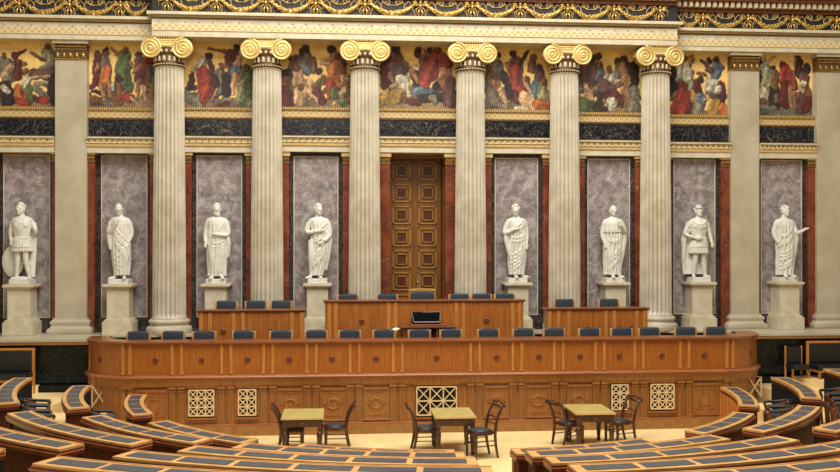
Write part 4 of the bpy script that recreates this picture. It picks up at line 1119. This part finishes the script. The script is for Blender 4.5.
def carved(kind):
    mb = MB(); w_, h = .56, .64
    mb.box(-w_ / 2, w_ / 2, -.02, 0, -h / 2, h / 2)
    for s in (-1, 1): mb.box(s * w_ / 2 - .012, s * w_ / 2 + .012, -.045, 0, -h / 2, h / 2)
    mb.box(-w_ / 2, w_ / 2, -.045, 0, h / 2 - .02, h / 2)
    mb.box(-w_ / 2 - .05, w_ / 2 + .05, -.04, 0, h / 2, h / 2 + .04).box(-w_ / 2 - .05, w_ / 2 + .05, -.02, 0, -h / 2 - .02, -h / 2)
    if kind == 'round':
        pts = [(.11 * cos(2 * pi * k / 24), -.025, .11 * sin(2 * pi * k / 24)) for k in range(25)]; mb.tube(pts, .024, 6)
        for s in (-1, 1):
            mb.tube([(s * .11, -.025, 0), (s * .17, -.025, .0), (s * .2, -.025, .03)], .02, 6)
            mb.tube([(s * .05, -.025, .10), (s * .12, -.025, .08), (s * .16, -.025, .03)], .018, 6)
            mb.tube([(s * .05, -.025, -.10), (s * .12, -.025, -.08), (s * .16, -.025, -.03)], .018, 6)
        for z in (-.26, .24): mb.box(-.18, .18, -.035, 0, z, z + .022)
        for s in (-1, 1): mb.box(s * .23 - .011, s * .23 + .011, -.035, 0, -.26, .26)
    else:
        for a in (.10,):
            mb.box(-a, a, -.035, 0, a * 1.3, a * 1.3 + .022).box(-a, a, -.035, 0, -a * 1.3 - .022, -a * 1.3).box(-a - .022, -a, -.035, 0, -a * 1.3, a * 1.3).box(a, a + .022, -.035, 0, -a * 1.3, a * 1.3)
        for s in (-1, 1):
            mb.box(s * .17 - .01, s * .17 + .01, -.035, 0, -.09, .09)
            for q in (-1, 1):
                mb.box(min(s * .04, s * .2), max(s * .04, s * .2), -.035, 0, q * .22 - .01, q * .22 + .01)
                mb.box(s * .2 - .01, s * .2 + .01, -.035, 0, min(q * .13, q * .22), max(q * .13, q * .22))
    return mb


for x in (1.335, 2.28, 3.22):
    for s in (-1, 1):
        o = place(carved('round'), DX + s * x, YF + .02, .665).build('carved_panel', 'wood_low', dd, g)
        place(MB().box(-.33, .33, -.05, 0, -.38, -.335), DX + s * x, YF + .02, .665).build('panel_sill', 'wood_lip', dd, g, bevel=.01)
for s in (-1, 1):
    o = place(carved('square'), DX + s * 6.12, YF + .01, .665).build('carved_panel', 'wood_low', dd, g)
    place(MB().box(-.33, .33, -.05, 0, -.38, -.335), DX + s * 6.12, YF + .01, .665).build('panel_sill', 'wood_lip', dd, g, bevel=.01)

# platforms behind the dais desk
mb = MB().box(-7.3, 7.6, 21.05, 22.1, 0.9, 1.25); mb.box(-7.3, 7.6, 21.99, 22.95, .9, 1.86)
struct('floor_dais', mb, 'wood_plinth')
mb = MB().box(-2.6, 2.65, 22.3, 22.95, 1.865, 2.0); struct('floor_dais_step', mb, 'wood_plinth')


# ------------------------------------------------------------------ benches on the dais
def bench(name, label, x0, x1, yf, zb, zt, strips, ros):
    r = empty(name, ((x0 + x1) / 2, yf + .2, zb), label, 'bench desk', kind='thing'); g = tuple(r.location)
    MB().box(x0 + .03, x1 - .03, yf, yf + .06, zb, zt - .05).box(x0 + .03, x0 + .08, yf + .06, yf + .34, zb, zt - .05).box(x1 - .08, x1 - .03, yf + .06, yf + .34, zb, zt - .05).build('front_panel', 'wood', r, g)
    MB().box(x0 - .02, x1 + .02, yf - .05, yf + .38, zt - .035, zt).box(x0, x1, yf - .03, yf + .36, zt - .06, zt - .035).build('desk_rim', 'wood_rim', r, g, bevel=.008)
    for x in strips: MB().box(x - .045, x + .045, yf - .02, yf, zb, zt - .062).build('upright_strip', 'wood_light', r, g, bevel=.006)
    for x in ros: rosette(x, yf, zt - .5).build('rosette', 'rosette', r, g, smooth=True)


bench('bench_desk', 'raised wooden desk in the middle, highest one, before the coffered door', -2.35, 2.42, 22.15, 1.87, 2.85, (-2.22, -2.07, -.83, -.66, .78, .95, 2.13, 2.3), (-1.46, 1.5))
bench('bench_desk', 'wooden second-tier desk below the sashed toga statue and folded-arm statue', -5.24, -2.77, 21.97, 1.26, 2.655, (-5.15, -4.95, -4.42, -4.20, -3.08, -2.85), (-4.65, -3.55))
bench('bench_desk', 'wooden second-tier desk below the short-caped statue', 2.9, 5.40, 21.97, 1.26, 2.655, (2.99, 3.2, 3.45, 4.35, 4.55, 5.1, 5.3), (3.9, 4.95))

# lectern before the middle bench
r = empty('lectern', (.08, 21.85, 1.25), 'dark wooden speaker lectern with a stepped top before the middle bench', 'lectern', kind='thing'); g = tuple(r.location)
MB().box(-.52, -.46, 21.68, 22.05, 1.25, 2.225).box(.62, .68, 21.68, 22.05, 1.25, 2.225).box(-.46, .62, 21.98, 22.05, 1.25, 2.225).box(.25, .31, 21.7, 21.98, 1.25, 2.225).box(-.46, .62, 21.7, 21.98, 1.9, 1.94).build('body', 'rosette', r, g)
MB().box(-.46, -.10, 21.69, 21.75, 1.25, 2.225).build('front_panel', 'rosette', r, g)
MB().box(-.58, .74, 21.64, 22.1, 2.225, 2.265).build('shelf', 'rosette', r, g, bevel=.01)
MB().box(-.34, .50, 21.70, 22.08, 2.265, 2.31).build('upper_step', 'wood_rim', r, g, bevel=.01)
r = empty('reading_stand', (.05, 21.9, 2.31), 'small slanted black reading stand with pale rim on top of the lectern', 'reading stand', kind='thing'); g = tuple(r.location)
V = [(-.27, 21.78, 2.33), (.36, 21.78, 2.33), (.38, 22.0, 2.56), (-.29, 22.0, 2.56), (-.27, 21.80, 2.30), (.36, 21.80, 2.30), (.38, 22.05, 2.30), (-.29, 22.05, 2.30)]
MB().add([(x, y, z + .015) for x, y, z in V], [(0, 1, 2, 3), (7, 6, 5, 4), (0, 4, 5, 1), (1, 5, 6, 2), (2, 6, 7, 3), (3, 7, 4, 0)]).build('black_board', 'void_black', r, g)
MB().tube([(-.26, 21.78, 2.355), (.35, 21.78, 2.355)], .014, 8).tube([(-.26, 21.78, 2.355), (-.29, 22.0, 2.58)], .009, 8).tube([(.35, 21.78, 2.355), (.38, 22.0, 2.58)], .009, 8).tube([(-.29, 22.0, 2.56), (.38, 22.0, 2.58)], .006, 8).build('rim', 'metal_light', r, g, smooth=True)
o = MB().box(-.11, .11, -.15, .15, 0, .006).build('paper_sheet', 'paper'); o.location = (-.72, 21.88, 2.17); o.rotation_euler = (0, -.35, .3); tag(o, 'white sheet of paper sticking out beside the lectern', 'paper', kind='thing')

# ------------------------------------------------------------------ dais armchairs


def dais_chair(w_=.49, h=.955, gilt=False):
    r = empty('armchair', (0, 0, 0)); hw = w_ / 2; wd = 'chair_wood' if not gilt else 'door_gilt'
    for s in (-1, 1):
        MB().box(s * hw - .026, s * hw + .026, .185, .235, 0, h - .015).build('back_post', wd, r, bevel=.008)
        MB().box(s * hw - .022, s * hw + .022, -.22, -.18, 0, .64).build('leg', wd, r, bevel=.006)
        MB().box(s * hw - .03, s * hw + .03, -.24, .2, .64, .675).build('armrest', wd, r, bevel=.01)
    V = []
    MB().box(-hw + .025, hw - .025, -.22, .2, .36, .41).build('seat_frame', wd, r)
    MB().box(-hw + .02, hw - .02, -.23, .19, .41, .49).build('seat', 'leather', r, bevel=.025)
    mb = MB(); n = 12; V = []; F = []
    for i in range(n + 1):
        x = -hw + .025 + (w_ - .05) * i / n; b = .03 * sin(pi * i / n)
        for y, z in ((.17 - b * .6, .55), (.15 - b, .75), (.16 - b * .7, h - .03), (.185, h + .0 + b * .15), (.23, h + .0 + b * .15), (.235, .55)): V.append((x, y, z))
    for i in range(n):
        for k in range(6): F.append((i * 6 + k, i * 6 + (k + 1) % 6, i * 6 + 6 + (k + 1) % 6, i * 6 + 6 + k))
    F += [tuple(range(6)), tuple(range(n * 6, n * 6 + 6))[::-1]]
    mb.add(V, F).build('backrest', 'leather', r, smooth=True)
    if gilt:
        mb = MB().box(-hw - .03, hw + .03, .175, .245, h + .01, h + .06)
        mb.tube([(-hw, .2, h + .06), (0, .2, h + .08), (hw, .2, h + .06)], .015, 8); mb.build('crest_rail', wd, r, bevel=.008)
    return r


ch0 = dais_chair(); bpy.context.view_layer.update()
first = True
ordn = ['first', 'second', 'third', 'fourth', 'fifth', 'sixth', 'seventh', 'eighth', 'ninth', 'tenth', 'eleventh', 'twelfth', 'thirteenth', 'fourteenth', 'fifteenth', 'sixteenth', 'seventeenth', 'eighteenth']


def put_chair(x, y, z, rz, label, group):
    global first
    o = ch0 if first else copy_tree(ch0); first = False
    o.location = (x, y, z); o.rotation_euler = (0, 0, rz); tag(o, label, 'armchair', group, 'thing'); return o


FX = [-6.49, -5.73, -5.02, -4.15, -3.3, -2.51, -1.74, -.97, -.14, .58, 1.46, 2.26, 2.98, 3.81, 4.58, 5.25, 6.11, 6.84]
FX = [x + (.035 if x > 2 else 0) for x in FX]
for k, x in enumerate(FX):
    put_chair(x, 21.42, 1.252, random.uniform(-.06, .06) + (-.12 if k > 15 else 0), 'black leather armchair behind the long front desk, %s from the left end' % ordn[k], 'armchairs behind the long front desk')
for k, x in enumerate((-4.68, -3.98, -3.37)):
    put_chair(x, 22.58, 1.862, random.uniform(-.05, .05), 'black leather armchair, %s of three behind the desk under the folded-arm statue' % ('leftmost', 'middle', 'rightmost')[k], 'armchairs at the side desks')
for k, x in enumerate((3.54, 4.64)):
    put_chair(x, 22.58, 1.862, random.uniform(-.05, .05), 'black leather armchair, %s of two behind the desk under the short-caped statue' % ('left', 'right')[k], 'armchairs at the side desks')
for x, lb in ((-1.78, 'leftmost armchair behind the highest desk, before a fluted column'), (-.83, 'armchair behind the highest desk, just left of the gilt presiding chair'), (.94, 'armchair behind the highest desk, just right of the coffered door'), (1.48, 'armchair behind the highest desk, second from its right end'), (2.06, 'rightmost armchair behind the highest desk, before a statue pedestal')):
    put_chair(x, 22.64, 2.002, 0, 'black leather ' + lb, 'armchairs behind the highest desk')
o = dais_chair(.62, 1.0, True); o.name = 'presiding_chair'; o.location = (.03, 22.65, 2.002); tag(o, 'wide black leather presiding chair with gilt wooden frame before the door', 'armchair', kind='thing')

# ------------------------------------------------------------------ stenographer tables and bentwood chairs on the floor


def table():
    r = empty('table', (0, 0, 0)); W, D = .41, .55
    MB().box(-W, W, -D, D, .745, .765).build('table_top', 'table_top', r, bevel=.004)
    MB().box(-W - .006, W + .006, -D - .006, D + .006, .732, .745).build('top_edge', 'table_edge', r, bevel=.006)
    ap = MB().box(-W + .05, W - .05, -D + .05, -D + .075, .58, .725).box(-W + .05, W - .05, D - .075, D - .05, .58, .725).box(-W + .05, -W + .075, -D + .05, D - .05, .58, .725).box(W - .075, W - .05, -D + .05, D - .05, .58, .725).build('apron', 'dark_wood', r)
    dw = MB().box(-.24, .24, -D + .038, -D + .055, .60, .71).build('drawer', 'dark_wood', r, bevel=.004)
    MB().ell((0, -D + .03, .655), (.012, .014, .012)).build('knob', 'gold', dw, smooth='all')
    for sx in (-1, 1):
        for sy in (-1, 1):
            x, y = sx * (W - .07), sy * (D - .07)
            mb = MB().lathe(x, y, [(0, .028), (.03, .042), (.07, .036), (.09, .028), (.11, .036), (.3, .050), (.42, .058), (.46, .05), (.48, .03), (.50, .042), (.52, .042), (.54, .03)], 16).box(x - .042, x + .042, y - .042, y + .042, .535, .725)
            mb.build('leg', 'dark_wood', r, smooth=True)
    return r


t0 = table(); bpy.context.view_layer.update()
for k, (x, y, lb) in enumerate(((-2.71, 19.04, 'olive-topped wooden table with a dark chair tucked under its left side'), (.30, 18.90, 'olive-topped wooden table in front of the wide middle grille'), (3.16, 19.08, 'olive-topped wooden table nearest the right side, seen at the strongest angle'))):
    o = t0 if k == 0 else copy_tree(t0); o.location = (x, y, .001); tag(o, lb, 'table', 'small floor tables', 'thing')


def side_chair():
    """dark carved chair with padded seat; faces +x"""
    r = empty('side_chair', (0, 0, 0)); M = 'dark_wood'
    for s in (-1, 1):
        MB().tube(smooth_path([(-.27, s * .17, 0), (-.22, s * .18, .25), (-.21, s * .185, .46), (-.26, s * .19, .70), (-.36, s * .195, .90)], 5), [.021 + .008 * sin(pi * k / 20) for k in range(21)], 8).build('back_post', M, r, smooth='all')
        MB().lathe(.17, s * .185, [(0, .018), (.04, .024), (.3, .03), (.34, .024), (.37, .034), (.41, .034)], 12).build('leg', M, r, smooth=True)
        MB().tube([(-.24, s * .18, .22), (.17, s * .185, .22)], .011, 8).tube([(-.23, s * .18, .30), (.17, s * .185, .30)], .009, 8).build('stretcher', M, r, smooth='all')
    MB().tube([(.17, -.185, .26), (.17, .185, .26)], .011, 8).build('stretcher', M, r, smooth='all')
    mb = MB(); n = 32
    V = []; prof = [(.40, .93), (.415, 1.0), (.45, 1.0), (.46, .97)]
    V = [(.0 + .215 * rr * (abs(cos(t)) ** .6) * (1 if cos(t) > 0 else -1), .22 * rr * (abs(sin(t)) ** .6) * (1 if sin(t) > 0 else -1), z) for z, rr in prof for t in [2 * pi * k / n for k in range(n)]]
    F = [(q * n + k, q * n + (k + 1) % n, (q + 1) * n + (k + 1) % n, (q + 1) * n + k) for q in range(3) for k in range(n)] + [tuple(range(n))[::-1], tuple(range(3 * n, 4 * n))]
    MB().add(V, F).build('seat_frame', M, r, smooth=True)
    MB().ell((0, 0, .465), (.195, .20, .045), 24, 8).build('seat', 'leather', r, smooth='all')
    mb = MB(); mb.tube(smooth_path([(-.37, -.235, .865), (-.365, -.205, .925), (-.37, -.10, .915), (-.385, 0, .945), (-.37, .10, .915), (-.365, .205, .925), (-.37, .235, .865)], 5), .02, 8)
    mb.tube([(-.34, -.19, .87), (-.355, 0, .86), (-.34, .19, .87)], [.018, .03, .018], 8)
    mb.build('top_rail', M, r, smooth='all')
    MB().tube([(-.255, -.185, .68), (-.275, 0, .68), (-.255, .185, .68)], .014, 8).tube([(-.225, -.185, .57), (-.24, 0, .57), (-.225, .185, .57)], .011, 8).build('cross_rail', M, r, smooth='all')
    return r


s0 = side_chair(); bpy.context.view_layer.update()
for k, (x, y, a, lb) in enumerate(((-2.92, 19.16, 0, 'dark chair tucked under the left side of the leftmost floor table'), (-2.07, 19.34, 180, 'dark padded chair facing the leftmost floor table from its right'),
                                   (-.22, 18.95, 2, 'dark padded chair on the left side of the middle floor table'), (.76, 18.22, 197, 'dark padded chair turned at the near right corner of the middle table'),
                                   (2.78, 19.22, 24, 'dark padded chair on the left side of the rightmost floor table'), (3.88, 19.35, 200, 'dark padded chair on the right side of the rightmost floor table'))):
    o = s0 if k == 0 else copy_tree(s0); o.location = (x, y, .001); o.rotation_euler = (0, 0, radians(a)); o.scale = (1.1, 1.1, 1.14 if k == 3 else 1); tag(o, lb, 'chair', 'dark padded chairs at the floor tables', 'thing')

# ------------------------------------------------------------------ curved members' desks
NPAD = [4, 5, 5, 6, 7]


def desk(k, a0, a1, label, npad=None, front='curtain_green', skip=0):
    R, z = RROW[k], ZROW[k]; f = z - .75; npad = npad or NPAD[k]
    am = radians((a0 + a1) / 2); loc = (C0[0] + (R - .18) * sin(am), C0[1] - (R - .18) * cos(am), f)
    r = empty('curved_desk', loc, label, 'desk', 'curved desks in rows', 'thing'); g = loc
    e = math.degrees(.03 / R)
    MB().arc(R - .345, R, z - .03, z, a0, a1).build('desktop', 'desk_top', r, g)
    MB().arc(R - .345, R + .012, z - .052, z - .03, a0 - e * .5, a1 + e * .5).build('edge_moulding', 'desk_edge', r, g)
    MB().arc(R - .345, R + .026, z - .066, z - .052, a0 - e, a1 + e).build('lower_lip', 'desk_lip', r, g)
    MB().arc(R - .345, R + .016, z - .11, z - .066, a0 - e * .6, a1 + e * .6).build('under_edge', 'desk_edge', r, g)
    MB().arc(R - .36, R - .342, z - .05, z + .008, a0 - e * .3, a1 + e * .3).build('front_rim', 'desk_top', r, g)
    if k == 0:
        fp = MB().arc(R - .36, R - .32, f + .002, z - .12, a0 + e, a1 - e).build('front_panel', 'wood', r, g)
        mb = MB(); m_ = 10
        for q in range(m_ + 1):
            a = a0 + e * 1.5 + (a1 - a0 - 3 * e) * q / m_; mb.arc(R - .375, R - .36, f + .05, z - .13, a - .22, a + .22, 2)
        mb.build('panel_strips', 'wood_light', fp, g)
    else:
        MB().arc(R - .36, R - .32, f + .002, z - .12, a0 + e, a1 - e).build('front_panel', front, r, g)
    MB().arc(R - .32, R - .05, f + .004, z - .11, a0 + e * 1.3, a1 - e * 1.3).build('drawer_case', 'desk_body', r, g)
    for s, a in ((1, a0 + e), (-1, a1 - e)):
        MB().arc(R - .32, R - .02, f + .002, z - .12, min(a, a + s * .35), max(a, a + s * .35), 2).build('side_panel', 'desk_body', r, g)
    gap = math.degrees(.085 / R); w_ = (a1 - a0 - gap * 2) / npad
    for q in range(npad - skip):
        b0 = a0 + gap + w_ * q + gap * .45; b1 = a0 + gap + w_ * (q + 1) - gap * .45
        MB().arc(R - .285, R - .068, z + .0005, z + .006, b0, b1).build('writing_pad', 'pad', r, g)


rown = ['first (innermost)', 'second', 'third', 'fourth', 'fifth']
rowf = ['innermost', 'second', 'third', 'fourth', 'fifth']
CE = [26.2, 28.7, 28.7, 28.5, 28.3]
CL = [26.4, 28.9, 29.1, 29.0, 28.8]
BE = [34.3, 34.1, 34.5, 34.2, 33.4]
for k in range(5):
    R = RROW[k]; c = math.degrees(.43 / R); cn = ['four', 'five', 'five', 'six', 'seven'][k]
    desk(k, -CL[k], -c, 'curved wooden desk with dark pads, %s row left of the central aisle' % rowf[k])
    desk(k, c + .3, CE[k], 'curved wooden desk with dark pads, %s row right of the central aisle' % rowf[k], skip=1 if k == 4 else 0)
    desk(k, -57.4 - (.5 * k if k < 3 else 0), -BE[k] + .2, 'curved wooden desk with dark pads, %s row of the left-hand middle block' % rowf[k])
    if k < 4: desk(k, (36, 35.2, 35, 35)[k], 57.0 + .3 * k, 'curved wooden desk with dark pads, %s row of the right-hand middle block' % rowf[k])
for k in range(3):
    desk(k, -87, -65.2, 'short curved desk, %s row beside the left rounded end of the dais' % rowf[k], [4, 5, 6][k])
    desk(k, 64.8, 86.5, 'short curved desk, %s row beside the right rounded end of the dais' % rowf[k], [4, 5, 6][k])


def club_chair():
    """low tub chair of dark wood with padded arm rail; faces -y"""
    r = empty('tub_chair', (0, 0, 0)); M = 'rosette'
    MB().box(-.20, .20, -.22, .18, .40, .46).build('seat', 'leather', r, bevel=.02)
    pts = smooth_path([(-.23, -.24, .66), (-.24, .0, .68), (-.18, .2, .72), (0, .25,   .74), (.18, .2, .72), (.24, .0, .68), (.23, -.24, .66)], 6)
    MB().tube(pts, .028, 8, .8).build('arm_rail', 'leather_dark', r, smooth='all')
    for s in (-1, 1):
        MB().tube(smooth_path([(s * .22, -.24, .66), (s * .22, -.20, .52), (s * .20, -.23, .42), (s * .20, -.2, .0)], 5), .028, 8).build('leg', M, r, smooth='all')
        MB().tube(smooth_path([(s * .17, .2, .72), (s * .17, .19, .42), (s * .19, .24, 0)], 5), .024, 8).build('leg', M, r, smooth='all')
    MB().box(-.2, .2, -.2, .2, .34, .40).build('seat_frame', M, r, bevel=.01)
    V = []; F = []; n = 16
    for k in range(n + 1):
        a = pi * k / n
        for rr, z in ((.225, .40), (.245, .40), (.245, .70), (.225, .70)): V.append((rr * cos(a), rr * sin(a) + .0, z))
    for k in range(n):
        for q in range(4): F.append((k * 4 + q, k * 4 + (q + 1) % 4, k * 4 + 4 + (q + 1) % 4, k * 4 + 4 + q))
    F += [(0, 3, 2, 1), (n * 4, n * 4 + 1, n * 4 + 2, n * 4 + 3)]
    MB().add(V, F).build('back_shell', M, r, smooth=True)
    return r


c_0 = club_chair(); bpy.context.view_layer.update(); firstc = True
for k, R in ((0, 6.72), (1, 7.84)):
    for s in (-1, 1):
        for q, a in enumerate((66.5, 71.0, 75.5) if k == 1 else (67, 72.5)):
            o = c_0 if firstc else copy_tree(c_0); firstc = False
            A = radians(a * s); o.location = (C0[0] + R * sin(A), C0[1] - R * cos(A), ZROW[k] - .748); o.rotation_euler = (0, 0, A + pi)
            tag(o, 'dark tub chair behind the %s desk beside the %s dais end, %s from the aisle' % (rowf[k], 'left' if s < 0 else 'right', ordn[q]), 'chair', 'dark tub chairs', 'thing')

# ------------------------------------------------------------------ leather seats against the dado at both sides


def settee(x0, x1, loc, label):
    r = empty('settee', loc, label, 'settee', kind='thing'); y = loc[1]; z = loc[2]; g = tuple(loc)
    mb = MB().box(x0, x0 + .06, y + .12, y + .18, z, z + 1.03).box(x1 - .06, x1, y + .12, y + .18, z, z + 1.03).box(x0 + .06, x1 - .06, y + .12, y + .18, z + .975, z + 1.03); mb.build('back_frame', 'wood_light', r, g, bevel=.008)
    MB().box(x0 + .06, x1 - .06, y + .09, y + .16, z + .50, z + .975).build('backrest', 'leather_dark', r, g, bevel=.02)
    MB().box(x0 + .02, x1 - .02, y - .42, y + .1, z + .38, z + .50).build('seat', 'leather_dark', r, g, bevel=.03)
    MB().box(x0 + .03, x1 - .03, y - .40, y + .12, z + .32, z + .38).build('seat_frame', 'wood_low', r, g)
    for xx in (x0 + .06, x1 - .06, (x0 + x1) / 2):
        MB().lathe(xx, y - .37, [(z, .02), (z + .05, .03), (z + .25, .035), (z + .32, .03)], 12).build('leg', 'wood_low', r, g, smooth=True)


FZ = ZROW[2] - .75
settee(-11.2, -8.87, (-10.0, 21.85, FZ + .002), 'black leather settee with wooden frame against the dado at the left edge')
settee(9.34, 11.9, (10.6, 21.85, FZ + .002), 'black leather settee with wooden frame against the dado at the right edge')
r = empty('high_back_chair', (9.02, 21.85, FZ + .002), 'high-backed black leather chair with slim wooden posts beside the right settee', 'chair', kind='thing'); g = tuple(r.location)
for s in (-1, 1):
    MB().box(9.02 + s * .2 - .02, 9.02 + s * .2 + .02, 22.0, 22.04, FZ, FZ + .92).build('back_post', 'wood_light', r, g, bevel=.006)
    MB().box(9.02 + s * .2 - .022, 9.02 + s * .2 + .022, 21.62, 21.66, FZ, FZ + .40).build('leg', 'wood_low', r, g, bevel=.006)
MB().box(8.84, 9.20, 21.97, 22.03, FZ + .5, FZ + .90).build('backrest', 'leather_dark', r, g, bevel=.02)
MB().box(8.81, 9.23, 21.60, 22.0, FZ + .38, FZ + .5).build('seat', 'leather_dark', r, g, bevel=.025)
